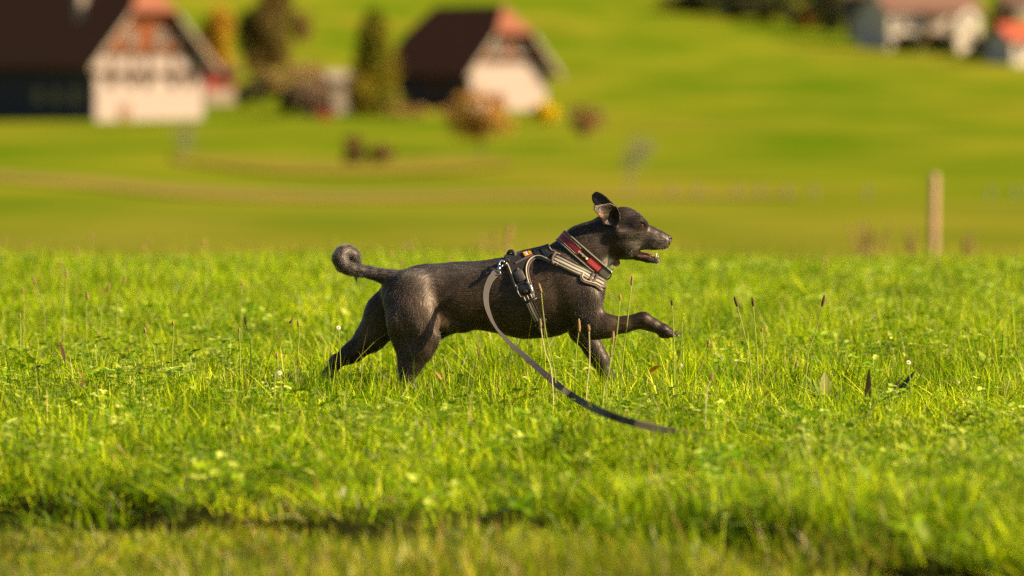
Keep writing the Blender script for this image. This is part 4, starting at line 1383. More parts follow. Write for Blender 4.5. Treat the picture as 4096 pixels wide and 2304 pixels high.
# tongue, teeth, claws
M_TONGUE = plain('tongue', (0.25, 0.075, 0.065), 0.35, 0.5, noise=0.2, scale=200)
M_TOOTH = plain('tooth', (0.72, 0.62, 0.46), 0.35, 0.5)
M_CLAW = plain('claw', (0.16, 0.12, 0.10), 0.4, 0.4)
tp = catmull([P(2548, 1008, 0), P(2575, 1014, 0), P(2605, 1022, 0), P(2618, 1029, 0)], 10)
V, F = tube(tp, np.array([9, 11, 12, 12, 12, 12, 11, 10, 8, 4]) / PXM, 12)
V = [np.array([v[0], v[1] * 1.25, tp[i // 12][2] + (v[2] - tp[i // 12][2]) * 0.35]) for i, v in enumerate(V)]
part('tongue', (V, F), M_TONGUE, dog)
def cone(a, b, r):
    return tube([a, a + (b - a) * 0.5, b], [r, r * 0.75, r * 0.12], 8)
for sg in (-1, 1):
    y0 = sg * 0.0085
    part('canine_tooth', cone(P(2621, 1032, y0), P(2629, 1010, y0 * 1.1), 3.8 / PXM), M_TOOTH, dog)
for i in range(4):
    y0 = (i - 1.5) * 0.0035
    part('incisor', cone(P(2630, 1031, y0), P(2634, 1022, y0), 2.2 / PXM), M_TOOTH, dog)
for yy, ln_ in ((-.094, 0), (-.078, 12), (-.060, 14), (-.044, 4)):
    part('claw', cone(P(2697 + ln_, 1340, yy), P(2706 + ln_, 1349, yy), 3.6 / PXM), M_CLAW, dog)
# ================================================================== collar, harness, leash
def strap_mat(name, base, stripe, edge, dots, per=0.0032, rough=0.7):
    """Woven strap: pale middle stripe and a row of stitches each side (v runs across 0..1, u along in metres)."""
    m, nt, b = new_mat(name)
    uv = N(nt, 'ShaderNodeUVMap')
    sp = N(nt, 'ShaderNodeSeparateXYZ')
    nt.links.new(uv.outputs[0], sp.inputs[0])
    def band(c, hw):
        s = N(nt, 'ShaderNodeMath', operation='SUBTRACT'); s.inputs[1].default_value = c
        nt.links.new(sp.outputs['Y'], s.inputs[0])
        a = N(nt, 'ShaderNodeMath', operation='ABSOLUTE'); nt.links.new(s.outputs[0], a.inputs[0])
        l = N(nt, 'ShaderNodeMath', operation='LESS_THAN'); l.inputs[1].default_value = hw
        nt.links.new(a.outputs[0], l.inputs[0])
        return l.outputs[0]
    fr = N(nt, 'ShaderNodeMath', operation='PINGPONG'); fr.inputs[1].default_value = per / 2
    nt.links.new(sp.outputs['X'], fr.inputs[0])
    on = N(nt, 'ShaderNodeMath', operation='GREATER_THAN'); on.inputs[1].default_value = per * 0.22
    nt.links.new(fr.outputs[0], on.inputs[0])
    col = None
    def over(prev, f, c):
        mx = N(nt, 'ShaderNodeMix', data_type='RGBA')
        nt.links.new(f, mx.inputs[0])
        if isinstance(prev, tuple): mx.inputs[6].default_value = (*prev, 1)
        else: nt.links.new(prev, mx.inputs[6])
        mx.inputs[7].default_value = (*c, 1)
        return mx.outputs[2]
    col = over(base, band(0.5, 0.085), stripe)
    if dots:
        for c in (0.22, 0.78):
            mu = N(nt, 'ShaderNodeMath', operation='MULTIPLY')
            nt.links.new(band(c, 0.055), mu.inputs[0]); nt.links.new(on.outputs[0], mu.inputs[1])
            col = over(col, mu.outputs[0], dots)
    for c in (0.0, 1.0):
        col = over(col, band(c, 0.08), edge)
    nt.links.new(col, b.inputs['Base Color'])
    b.inputs['Roughness'].default_value = rough
    nz = N(nt, 'ShaderNodeTexNoise'); nz.inputs['Scale'].default_value = 900
    bp = N(nt, 'ShaderNodeBump'); bp.inputs['Strength'].default_value = 0.25; bp.inputs['Distance'].default_value = 0.001
    nt.links.new(nz.outputs['Fac'], bp.inputs['Height']); nt.links.new(bp.outputs[0], b.inputs['Normal'])
    return m
M_WEB = strap_mat('reflective_webbing', (0.020, 0.018, 0.017), (0.33, 0.27, 0.205), (0.050, 0.042, 0.036), (0.40, 0.355, 0.25))
M_PANEL = plain('black_fabric', (0.022, 0.020, 0.020), 0.75, 0.3, noise=0.35, scale=120, bump=0.3)
M_BIND = plain('taupe_binding', (0.105, 0.075, 0.064), 0.7, 0.25, noise=0.25, scale=200, bump=0.3)
M_PIPE = plain('reflective_piping', (0.42, 0.34, 0.25), 0.45, 0.4, noise=0.12, scale=200)
M_BUCK = plain('black_plastic', (0.018, 0.018, 0.020), 0.28, 0.5, noise=0.2, scale=80)
M_BUCK2 = plain('grey_plastic', (0.075, 0.075, 0.070), 0.40, 0.5, noise=0.15, scale=80)
M_STEEL = plain('steel', (0.62, 0.60, 0.58), 0.18, 0.5, metal=1.0)
M_GUN = plain('dark_metal', (0.10, 0.095, 0.09), 0.25, 0.5, metal=1.0)
M_RED = plain('red_leather', (0.25, 0.020, 0.028), 0.42, 0.45, noise=0.3, scale=120, bump=0.3)
M_CORAL = plain('coral_webbing', (0.38, 0.040, 0.045), 0.6, 0.4, noise=0.3, scale=600, bump=0.5)
M_ROPE = plain('grey_green_trim', (0.17, 0.175, 0.135), 0.8, 0.2, noise=0.6, scale=420, bump=0.5)
M_TAB = plain('grey_tab', (0.055, 0.050, 0.046), 0.55, 0.35, noise=0.4, scale=260, bump=0.4)
M_ORANGE = plain('orange_print', (0.75, 0.33, 0.01), 0.6, 0.3, noise=0.1, scale=100)
M_PALE = plain('pale_print', (0.72, 0.70, 0.70), 0.6, 0.3, noise=0.1, scale=100)
M_CREAM = plain('cream_print', (0.85, 0.72, 0.52), 0.5, 0.4, noise=0.1, scale=100)
def mirror(geo):
    V = [np.array([v[0], -v[1], v[2]]) for v in geo[0]]
    return V, [f[::-1] for f in geo[1]]
def ribbon_on_body(path, wpx, n=40, off=0.004, th=0.002, nw=5, wmul=None):
    """A flat strap lying on the near side along a pixel path; returns solid geometry + uv."""
    L = catmull([np.array(p, float) for p in path], n)
    C = []; Nn = []
    for q in L:
        p, nr = on_body(q[0], q[1]); C.append(p); Nn.append(nr)
    C = np.array(C); Nn = np.array(Nn)
    for it in range(3):
        Nn[1:-1] = Nn[:-2] + Nn[1:-1] * 2 + Nn[2:]
        Nn /= np.linalg.norm(Nn, axis=1)[:, None]
        C[1:-1] = 0.25 * (C[:-2] + C[2:]) + 0.5 * C[1:-1]
    T = np.gradient(C, axis=0); T /= np.linalg.norm(T, axis=1)[:, None]
    U = np.concatenate([[0], np.cumsum(np.linalg.norm(np.diff(C, axis=0), axis=1))])
    top, uv = [], []
    for i in range(n):
        sdv = np.cross(Nn[i], T[i]); sdv /= np.linalg.norm(sdv)
        hw = wpx / PXM / 2 * (1 if wmul is None else wmul[i])
        for j in range(nw):
            t = j / (nw - 1) * 2 - 1
            q = C[i] + sdv * hw * t
            loc, nr, _, _ = BVH.find_nearest(Vector(q))
            h = max((np.array(loc) - C[i]) @ Nn[i], (q - C[i]) @ Nn[i] - 0.004)
            top.append(q + Nn[i] * (h - (q - C[i]) @ Nn[i] + off + th))
            uv.append((U[i], j / (nw - 1)))
    top = np.array(top)
    G = top.reshape(n, nw, 3)
    for it in range(2):
        G[1:-1] = 0.25 * (G[:-2] + G[2:]) + 0.5 * G[1:-1]
    top = G.reshape(-1, 3)
    bot = top - np.repeat(Nn, nw, 0) * (th + 0.003)
    V = np.concatenate([top, bot]); k = n * nw
    F = []
    for i in range(n - 1):
        for j in range(nw - 1):
            a = i * nw + j
            F.append((a, a + nw, a + nw + 1, a + 1)); F.append((a + k, a + 1 + k, a + nw + 1 + k, a + nw + k))
    for i in range(n - 1):
        for a in (i * nw, i * nw + nw - 1):
            F.append((a, a + k, a + nw + k, a + nw))
    for r0 in (0, (n - 1) * nw):
        for j in range(nw - 1):
            a = r0 + j
            F.append((a, a + 1, a + 1 + k, a + k))
    return (list(V), F), uv + uv
def cord_on_body(path, rpx, n=48, off=0.004):
    L = catmull([np.array(p, float) for p in path], n)
    C = np.array([on_body(q[0], q[1], off)[0] for q in L])
    for it in range(3):
        C[1:-1] = 0.25 * (C[:-2] + C[2:]) + 0.5 * C[1:-1]
    return tube(C, rpx / PXM, 8)
def in_poly(x, y, poly):
    r = np.zeros(len(x), dtype=bool)
    j = len(poly) - 1
    for i in range(len(poly)):
        xi, yi = poly[i]; xj, yj = poly[j]
        c = ((yi > y) != (yj > y)) & (x < (xj - xi) * (y - yi) / (yj - yi + 1e-12) + xi)
        r ^= c; j = i
    return r
def shell_from_body(poly, off, cond=None):
    """Fabric lying on the coat: the body surface inside a side-view outline, lifted off by its thickness."""
    cen = BODY_V[BODY_Q].mean(1)
    q = pix(np.stack([cen[:, 0], np.zeros(len(cen)), cen[:, 2]], 1))
    m = in_poly(q[:, 0], q[:, 1], poly)
    if cond is not None: m &= cond(cen)
    Qs = BODY_Q[m]
    ids, inv = np.unique(Qs, return_inverse=True)
    inv = inv.reshape(Qs.shape)
    Vt = BODY_V[ids] + VN[ids] * off
    Vb = BODY_V[ids] - VN[ids] * 0.001
    k = len(ids)
    F = [tuple(int(i) for i in f) for f in inv] + [tuple(int(i) + k for i in f[::-1]) for f in inv]
    # rim
    e = {}
    for f in inv:
        for a, b_ in zip(f, np.roll(f, -1)):
            e[(a, b_)] = 1
    for (a, b_) in list(e):
        if (b_, a) not in e:
            F.append((int(b_), int(a), int(a) + k, int(b_) + k))
    return list(np.concatenate([Vt, Vb])), F
def rounded_box(c, ax, ay, az, sx, sy, sz, bev=0.3):
    """Box with bevelled rim in a given frame (az points outwards)."""
    V = []
    b_ = bev * min(sx, sy)
    prof = [(0, -sz / 2), (0, sz / 2 - min(b_, sz * .4)), (-min(b_, sz * .4), sz / 2)]
    out = []
    for d, h in prof:
        xx, yy = sx / 2 + d, sy / 2 + d
        r_ = b_
        for (cx_, cy_, a0) in ((xx - r_, yy - r_, 0), (-xx + r_, yy - r_, 90), (-xx + r_, -yy + r_, 180), (xx - r_, -yy + r_, 270)):
            for k in range(4):
                a = math.radians(a0 + k * 30)
                out.append(c + ax * (cx_ + r_ * math.cos(a)) + ay * (cy_ + r_ * math.sin(a)) + az * h)
    F = []
    for r in range(2):
        for k in range(16):
            F.append((r * 16 + k, r * 16 + (k + 1) % 16, (r + 1) * 16 + (k + 1) % 16, (r + 1) * 16 + k))
    F.append(tuple(range(32, 48))); F.append(tuple(range(15, -1, -1)))
    return out, F
def frame_at(px, py, px2, py2, off=0.0):
    """Surface point with axes: along (towards the second pixel), across, outwards."""
    c, n = on_body(px, py, off)
    q, _ = on_body(px2, py2)
    q1 = c + (P(px2, py2, c[1]) - P(px, py, c[1]))
    a = q1 - c; a -= n * (a @ n); a /= np.linalg.norm(a)
    return c, a, np.cross(n, a), n

# ---------------- harness
hb = P(2110, 1100, 0)
harness = empty('dog_harness', hb, 'black dog harness with pale piping, orange badge and dotted straps on the dog', 'harness')
PANEL = [(2190, 940), (2196, 985), (2204, 1003), (2222, 1016), (2240, 1024), (2236, 1060), (2222, 1053), (2195, 1041), (2166, 1031), (2141, 1031), (2121, 1043), (2109, 1062), (2105, 1085),
         (2111, 1120), (2122, 1153), (2128, 1178), (2122, 1196), (2104, 1198), (2088, 1186), (2074, 1164), (2060, 1135), (2048, 1102), (2036, 1072), (2026, 1052), (2018, 1035), (2040, 960)]
pn = part('back_panel', shell_from_body(PANEL, 0.006, lambda c: c[:, 2] > 0.27), M_PANEL, harness)
front_edge = [(2198, 990), (2206, 1005), (2222, 1017), (2238, 1024)]
arch = [(2231, 1056), (2215, 1050), (2195, 1041), (2166, 1031), (2141, 1031), (2121, 1043), (2109, 1062), (2105, 1085), (2111, 1120), (2122, 1153), (2129, 1180), (2127, 1192)]
rear = [(2028, 1056), (2038, 1076), (2048, 1102), (2060, 1135), (2074, 1164), (2088, 1184), (2104, 1195)]
def offs(path, d):
    p = np.array(path, float); t = np.gradient(p, axis=0); t /= np.linalg.norm(t, axis=1)[:, None]
    return [tuple(q) for q in p + np.stack([-t[:, 1], t[:, 0]], 1) * d]
for pth, sgn, r1, r2 in ((arch, -1, 3.0, 4.6), (rear, 1, 2.4, 4.4), (front_edge, 1, 2.2, 3.4)):
    for nm, gp, mt in (('piping', cord_on_body(offs(pth, 0), r1, off=0.0075), M_PIPE), ('binding', cord_on_body(offs(pth, sgn * 6.5), r2, off=0.0040), M_BIND)):
        part(nm, gp, mt, harness)
        part(nm, mirror(gp), mt, harness)
# padded ridges over the top of the panel
for off_, z_ in ((0.0, 0),):
    for pth in ([(2066, 1022), (2110, 1012), (2160, 1002), (2192, 996)], [(2062, 1058), (2090, 1044), (2120, 1030), (2150, 1022)]):
        gp = cord_on_body(pth, 6.0, off=0.004)
        part('padded_seam', gp, M_BIND, harness); part('padded_seam', mirror(gp), M_BIND, harness)
# glossy dark straps sewn on the shoulder
for pth in ([(2140, 1008), (2148, 1028), (2158, 1034)], [(2168, 1000), (2178, 1018), (2190, 1030)]):
    gp, uv = ribbon_on_body(pth, 15, 16, off=0.007)
    part('webbing_loop', gp, M_BUCK, harness, uvs=uv); part('webbing_loop', mirror(gp), M_BUCK, harness)
# front straps and chest plate
gp, uv = ribbon_on_body([(2216, 1036), (2250, 1052), (2300, 1078), (2352, 1104), (2388, 1122), (2408, 1134)], 48, 44, off=0.0045)
part('neck_strap', gp, M_WEB, harness, uvs=uv); part('neck_strap', mirror(gp), M_WEB, harness, uvs=uv)
gp = cord_on_body([(2224, 1020), (2213, 1034), (2210, 1050), (2216, 1058)], 5, 16, off=0.010)
part('strap_binding', gp, M_BIND, harness); part('strap_binding', mirror(gp), M_BIND, harness)
CHEST = [(2332, 1092), (2326, 1108), (2332, 1122), (2350, 1130), (2374, 1138), (2390, 1148), (2425, 1152), (2425, 1106), (2400, 1100), (2370, 1090)]
part('chest_plate', shell_from_body(CHEST, 0.004, lambda c: c[:, 0] > P(2320, 0, 0)[0]), M_BIND, harness)
cp = [(2330, 1096), (2325, 1110), (2332, 1123), (2350, 1131), (2374, 1139), (2390, 1149), (2402, 1160)]
for nm, gp, mt in (('piping', cord_on_body(cp, 2.4, off=0.008), M_PIPE), ('binding', cord_on_body(offs(cp, 5.5), 4.2, off=0.005), M_BIND)):
    part(nm, gp, mt, harness); part(nm, mirror(gp), mt, harness)
for a, b_ in (((2368, 1090), (2352, 1126)), ((2382, 1096), (2368, 1134))):
    gp, uv = ribbon_on_body([a, ((a[0] + b_[0]) / 2, (a[1] + b_[1]) / 2), b_], 8, 12, off=0.0085, nw=3)
    part('keeper', gp, M_BIND, harness); part('keeper', mirror(gp), M_BIND, harness)
# girth strap
gp, uv = ribbon_on_body([(2106, 1186), (2124, 1226), (2144, 1266), (2162, 1298), (2178, 1326), (2190, 1344)], 38, 44, off=0.004)
part('girth_strap', gp, M_WEB, harness, uvs=uv); part('girth_strap', mirror(gp), M_WEB, harness, uvs=uv)
# buckle: two-pronged side release
c, a, s_, n_ = frame_at(2098, 1158, 2116, 1196, 0.011)
sgn = 1 if (s_ @ np.array([1, 0, 0])) > 0 else -1
bk = part('buckle', rounded_box(c - a * 0.002, s_, a, n_, 0.036, 0.030, 0.010, 0.2), M_BUCK, harness)
part('buckle_end', rounded_box(c + a * 0.026, s_, a, n_, 0.038, 0.018, 0.009, 0.25), M_TAB, bk)
for k in (-1, 1):
    part('prong', tube(catmull([c + s_ * k * 0.015 - a * 0.016 + n_ * 0.005, c + s_ * k * 0.020 + n_ * 0.006, c + s_ * k * 0.018 + a * 0.018 + n_ * 0.006], 10), 0.0026, 8), M_STEEL if k == sgn else M_BUCK, bk)
part('buckle_slot', rounded_box(c + a * 0.008 + n_ * 0.005, s_, a, n_, 0.016, 0.009, 0.003, 0.3), M_PANEL, bk)
for k in (-1, 0, 1):
    part('stitching', tube([c + a * 0.020 + s_ * k * 0.010 + n_ * 0.006, c + a * 0.032 + s_ * k * 0.010 + n_ * 0.006], 0.0016, 6), M_PIPE, bk)
part('cross_bar', tube([c + a * 0.038 - s_ * 0.021 + n_ * 0.002, c + a * 0.038 + s_ * 0.021 + n_ * 0.002], 0.0022, 8), M_BUCK, bk)
c, a, s_, n_ = frame_at(2080, 1108, 2094, 1136, 0.011)
part('leather_tab', rounded_box(c, s_, a, n_, 0.028, 0.034, 0.006, 0.25), M_TAB, harness)
c, a, s_, n_ = frame_at(2158, 1280, 2172, 1306, 0.009)
sl_ = part('slider', tube([c - s_ * 0.017, c + s_ * 0.017], 0.0026, 8), M_BUCK, harness)
part('slider_bar', tube([c - s_ * 0.017 + a * 0.010, c + s_ * 0.017 + a * 0.010], 0.0024, 8), M_BUCK, sl_)
for k in (-1, 1):
    part('slider_side', tube([c + s_ * k * 0.017, c + s_ * k * 0.017 + a * 0.010], 0.0024, 8), M_BUCK, sl_)
# grab handle
hp = catmull([P(2034, 1052, .030), P(2030, 1026, .026), P(2036, 1008, .016), P(2048, 1004, 0), P(2058, 1012, -.016), P(2064, 1036, -.034), P(2068, 1066, -.050), on_body(2076, 1092, 0.010)[0]], 34)
V, F = tube(hp, 7.5 / PXM, 10)
part('grab_handle', (V, F), M_BIND, harness)
# badge: slanted frame, orange bar, pale K, orange figure
def badge_pt(u, v, h):
    # corners measured on the photograph: (2095,1021) (2121,1011) (2129,1023) (2103,1033)
    px = 2095 + 27 * u + 8 * v; py = 1021.5 - 10 * u + 12 * v
    p, n = on_body(px, py, 0.0085 + h)
    return p
def badge_poly(pts, h, th=0.0008):
    k = len(pts)
    V = [badge_pt(u, v, h) for u, v in pts] + [badge_pt(u, v, h - th) for u, v in pts]
    F = [tuple(range(k)), tuple(range(2 * k - 1, k - 1, -1))] + [(i, i + k, (i + 1) % k + k, (i + 1) % k) for i in range(k)]
    return V, F
bd = part('badge', badge_poly([(-.05, -.08), (1.05, -.08), (1.05, 1.08), (-.05, 1.08)], 0.0008), M_PANEL, harness, smooth=False)
bd['label'] = 'small orange and white badge'
for q in ([(-.03, -.05), (1.03, -.05), (1.03, .04), (-.03, .04)], [(-.03, .96), (1.03, .96), (1.03, 1.05), (-.03, 1.05)], [(-.03, .04), (.02, .04), (.02, .96), (-.03, .96)], [(.97, .04), (1.03, .04), (1.03, .96), (.97, .96)]):
    part('frame_line', badge_poly(q, 0.0016), M_ORANGE, bd, smooth=False)
part('bar', badge_poly([(.06, .05), (.18, .05), (.18, .95), (.06, .95)], 0.0016), M_ORANGE, bd, smooth=False)
part('letter', badge_poly([(.24, .05), (.36, .05), (.38, .42), (.47, .05), (.60, .05), (.46, .5), (.56, .95), (.42, .95), (.37, .62), (.36, .95), (.24, .95)], 0.0016), M_PALE, bd, smooth=False)
part('figure', badge_poly([(.62, .08), (.88, .08), (.94, .2), (.86, .95), (.72, .95), (.78, .5), (.68, .62), (.58, .45), (.68, .42), (.74, .26)], 0.0016), M_ORANGE, bd, smooth=False)
# leash ring and rear loop
rc = on_body(2012, 1062, 0.010)[0]
part('rear_loop', cord_on_body([(2040, 1050), (2024, 1052), (2012, 1056)], 9, 12, off=0.008), M_PANEL, harness)
rp = [rc + np.array([math.cos(t) * 0.010, -0.004 + math.sin(t) * 0.004, math.sin(t) * 0.009]) for t in np.linspace(0, 2 * math.pi, 20, endpoint=False)]
part('leash_ring', tube(rp, 0.0022, 8, closed=True), M_GUN, harness)

# ---------------- collar
def collar_frame():
    up = P(2250, 930, 0) - P(2429, 1086, 0)
    u = up / np.linalg.norm(up)
    axis = np.array([-u[2], 0, u[0]])
    if axis[2] < 0: axis = -axis
    c = (P(2242, 952, 0) + P(2428, 1090, 0)) / 2
    return c, u, axis
CC, CU, CA = collar_frame()
def ring_r(w_off, n=96):
    """Neck outline in the collar's plane, pulled taut."""
    out = []
    for k in range(n):
        t = 2 * math.pi * k / n
        d = CU * math.cos(t) + np.array([0, -1.0, 0]) * math.sin(t)
        o = CC + CA * w_off + d * 0.25
        loc, nr, _, _ = BVH.ray_cast(Vector(o), Vector(-d), 0.25)
        out.append(0.08 if loc is None else (Vector(o) - loc).length and np.linalg.norm(np.array(loc) - (CC + CA * w_off)))
    out = np.array(out)
    for it in range(3):
        sm = (np.roll(out, 1) + np.roll(out, -1)) / 2
        out = np.maximum(out, sm * 1.0)
    for it in range(3):
        out = (np.roll(out, 1) + np.roll(out, -1) + 2 * out) / 4
    return out
RR = np.minimum(ring_r(0.0), 0.0810)
def ring_pt(t, w_off, off):
    k = t / (2 * math.pi) * len(RR)
    i = int(math.floor(k)); f = k - i
    r = RR[i % len(RR)] * (1 - f) + RR[(i + 1) % len(RR)] * f
    d = CU * math.cos(t) + np.array([0, -1.0, 0]) * math.sin(t)
    return CC + CA * w_off + d * (r + off)
def ring_band(t0, t1, w0, w1, off, th, n=60, nw=4):
    V, uv = [], []
    for lay in (off + th, off):
        for i in range(n):
            t = t0 + (t1 - t0) * i / (n - 1)
            for j in range(nw):
                V.append(ring_pt(t, w0 + (w1 - w0) * j / (nw - 1), lay)); uv.append((t * 0.08, j / (nw - 1)))
    k = n * nw; F = []
    for i in range(n - 1):
        for j in range(nw - 1):
            a = i * nw + j
            F.append((a, a + 1, a + nw + 1, a + nw)); F.append((a + k, a + nw + k, a + nw + 1 + k, a + 1 + k))
        for a in (i * nw, i * nw + nw - 1):
            F.append((a, a + nw, a + nw + k, a + k))
    for r0 in (0, (n - 1) * nw):
        for j in range(nw - 1):
            F.append((r0 + j, r0 + j + k, r0 + j + 1 + k, r0 + j + 1))
    return (V, F), uv
collar = empty('dog_collar', CC, 'red dog collar with grey rope edging, black name label and hanging tag', 'collar')
HW = 0.0165
gp, uv = ring_band(0, 2 * math.pi * 0.999, -HW - 0.002, HW + 0.002, 0.000, 0.0045, 120)
part('padding', gp, M_PANEL, collar, uvs=uv)
T_LAB0, T_LAB1, T_BK0, T_BK1 = 1.36, 1.83, 2.50, 3.02
gp, uv = ring_band(-2.5, T_LAB0 - 0.0, -HW + 0.003, HW - 0.003, 0.0046, 0.002, 70)
part('leather_band', gp, M_RED, collar, uvs=uv)
gp, uv = ring_band(T_LAB1, T_BK0 - 0.02, -HW + 0.003, HW - 0.003, 0.0046, 0.0028, 30)
w_ = part('webbing', gp, M_CORAL, collar, uvs=uv); w_['label'] = 'bright coral red webbing'
gp, uv = ring_band(T_LAB0, T_LAB1, -HW + 0.0025, HW - 0.0025, 0.0046, 0.0020, 30)
part('leather_band', gp, M_RED, collar, uvs=uv)
for k in (-1, 1):
    pth = [ring_pt(t, k * HW, 0.005) for t in np.linspace(0, 2 * math.pi, 200, endpoint=False)]
    # twisted edging: radius pulses along its length
    rads = [0.0026 + 0.0005 * (i % 2) for i in range(200)]
    part('rope_edging', tube(pth, rads, 6, closed=True), M_ROPE, collar)
    st = [ring_pt(t, k * (HW - 0.0062), 0.0068) for t in np.linspace(-0.6, T_LAB0 - 0.05, 60)]
    for i in range(0, 58, 2):
        part('stitch', tube([st[i], st[i + 1]], 0.00055, 4), M_CREAM, collar)
gp, uv = ring_band(T_LAB0, T_LAB1, -0.0088, 0.0088, 0.0066, 0.0016, 24)
lb = part('name_label', gp, M_BUCK, collar, uvs=uv)
lb['label'] = 'black label with cream script and a round dot'
# the dot and the small script line, upside down as the collar is worn
tm, tq = T_LAB1 - 0.085, T_LAB0 + 0.04
dc = ring_pt(tm, 0.0, 0.0086)
dn = ring_pt(tm, 0.0, 0.02) - ring_pt(tm, 0.0, 0.0); dn /= np.linalg.norm(dn)
dt = np.cross(CA, dn); dt /= np.linalg.norm(dt)
V = [dc + 0.0036 * (math.cos(t) * CA + math.sin(t) * dt) for t in np.linspace(0, 2 * math.pi, 18, endpoint=False)]
V = V + [v - dn * 0.001 for v in V]
part('dot', (V, [tuple(range(18)), tuple(range(35, 17, -1))] + [(i, i + 18, (i + 1) % 18 + 18, (i + 1) % 18) for i in range(18)]), M_CREAM, lb, smooth=False)
fc = bpy.data.curves.new('script', 'FONT')
fc.body = 'utlands'
fc.size = 0.0098
fc.align_x = 'LEFT'; fc.align_y = 'CENTER'
fc.extrude = 0.0003
fc.shear = 0.25
fc.materials.append(M_CREAM)
_tmp = bpy.data.objects.new('lettering_curve', fc)
COL.objects.link(_tmp)
bpy.context.view_layer.update()
_tm = bpy.data.meshes.new_from_object(_tmp.evaluated_get(bpy.context.evaluated_depsgraph_get()))
bpy.data.objects.remove(_tmp, do_unlink=True)
_tm.name = 'lettering'
fo = bpy.data.objects.new('lettering', _tm)
COL.objects.link(fo)
sc0 = ring_pt(T_LAB1 - 0.14, 0.0, 0.0086); sc1 = ring_pt(T_LAB0 + 0.03, 0.0, 0.0086)
xd = sc1 - sc0; span = np.linalg.norm(xd); xd /= span
zd = dn - xd * (dn @ xd); zd /= np.linalg.norm(zd)
yd = np.cross(zd, xd)
fo.matrix_world = Matrix(((xd[0], yd[0], zd[0], sc0[0]), (xd[1], yd[1], zd[1], sc0[1]), (xd[2], yd[2], zd[2], sc0[2]), (0, 0, 0, 1)))
mw = fo.matrix_world.copy()
fo.parent = lb
fo.matrix_parent_inverse = Matrix.Translation(Vector((0, 0, 0)))
fo.matrix_basis = Matrix.Translation(Vector(collar.location)).inverted() @ Matrix.Translation(Vector(collar.location)) @ mw
# buckle at the throat
gp, uv = ring_band(T_BK0, T_BK1, -HW + 0.001, HW - 0.001, 0.005, 0.0060, 14)
bk = part('buckle', gp, M_BUCK2, collar)
gp, uv = ring_band(T_BK1 + 0.01, T_BK1 + 0.10, -HW + 0.003, HW - 0.003, 0.005, 0.004, 8)
part('webbing', gp, M_CORAL, collar)
rcn = P(2421, 1094, -0.006)
part('ring', tube([rcn + np.array([math.cos(t) * 25 / PXM, math.sin(t) * 0.004, math.sin(t) * 24 / PXM]) for t in np.linspace(0, 2 * math.pi, 36, endpoint=False)], 3.0 / PXM, 8, closed=True), M_GUN, collar)
ch = catmull([ring_pt(2.62, HW, 0.009), P(2428, 1066, -0.035), P(2440, 1074, -0.015)], 14)
part('steel_loop', tube(ch, 0.0019, 8), M_STEEL, collar)
part('split_ring', tube([P(2450, 1068, -0.012) + np.array([math.cos(t) * 8 / PXM, math.sin(t) * .002, math.sin(t) * 9 / PXM]) for t in np.linspace(0, 2 * math.pi, 20, endpoint=False)], 1.6 / PXM, 6, closed=True), M_STEEL, collar)
tg = []
tcn = P(2466, 1052, -0.012)
for t in np.linspace(0, 2 * math.pi, 22, endpoint=False):
    tg.append(tcn + np.array([math.cos(t) * 15 / PXM, 0, math.sin(t) * 15 / PXM * (1.15 if math.sin(t) > 0 else 1)]))
V = [p + np.array([0, -0.0009, 0]) for p in tg] + [p + np.array([0, 0.0009, 0]) for p in tg]
M_TAG = plain('brown_tag', (0.16, 0.055, 0.030), 0.35, 0.5, noise=0.4, scale=90)
part('tag', (V, [tuple(range(22)), tuple(range(43, 21, -1))] + [(i, i + 22, (i + 1) % 22 + 22, (i + 1) % 22) for i in range(22)]), M_TAG, collar, smooth=False)

# ---------------- leash
def on_grass(px, py, lift):
    d = ray(px, py)
    t = np.linspace(9, 18, 1800)
    s = CAM_H + d[2] * t - (height(d[0] * t, t) + lift)
    i = np.where(s <= 0)[0][0]
    return np.array([d[0] * t[i], t[i] + CAM_Y, CAM_H + d[2] * t[i]])
leash = empty('dog_leash', on_grass(2600, 1705, 0.0), 'taupe webbing leash trailing from the harness across the grass', 'leash')
lp = [P(1984, 1092, -.104), P(1962, 1118, -.122), P(1946, 1160, -.140), P(1944, 1205, -.155), P(1954, 1250, -.175), P(1980, 1305, -.215), P(2030, 1362, -.28), P(2095, 1422, -.38), P(2170, 1488, -.52),
      P(2240, 1548, -.70), P(2310, 1598, -.90), on_grass(2390, 1640, .110), on_grass(2470, 1672, .105), on_grass(2560, 1698, .100), on_grass(2650, 1718, .058), on_grass(2760, 1736, .020), on_grass(2860, 1752, .02)]
nl = 120
LC = catmull(lp, nl)
TT_ = np.gradient(LC, axis=0); TT_ /= np.linalg.norm(TT_, axis=1)[:, None]
ks = np.linspace(0, 1, nl)
roll = np.interp(ks, [0, .10, .22, .32, .45, .60, .75, .9, 1], [10, 30, 48, 70, 40, 10, -15, -35, -35])
V, uv = [], []
UL = np.concatenate([[0], np.cumsum(np.linalg.norm(np.diff(LC, axis=0), axis=1))])
hw, th = 0.0094, 0.0016
for i in range(nl):
    toc = np.array(cam.location) - LC[i]; toc /= np.linalg.norm(toc)
    a = np.cross(TT_[i], toc); a /= np.linalg.norm(a)
    b_ = np.cross(a, TT_[i])
    r = math.radians(roll[i])
    wv = a * math.cos(r) + b_ * math.sin(r); nv = np.cross(wv, TT_[i])
    for j, (q, h) in enumerate(((-1, 1), (-.5, 1.0), (.5, 1.0), (1, 1), (1, -1), (.5, -1), (-.5, -1), (-1, -1))):
        V.append(LC[i] + wv * hw * q + nv * th * h * 0.5); uv.append((UL[i], (q + 1) / 2))
F = []
for i in range(nl - 1):
    for j in range(8):
        F.append((i * 8 + j, i * 8 + (j + 1) % 8, (i + 1) * 8 + (j + 1) % 8, (i + 1) * 8 + j))
F += [tuple(range(7, -1, -1)), tuple((nl - 1) * 8 + j for j in range(8))]
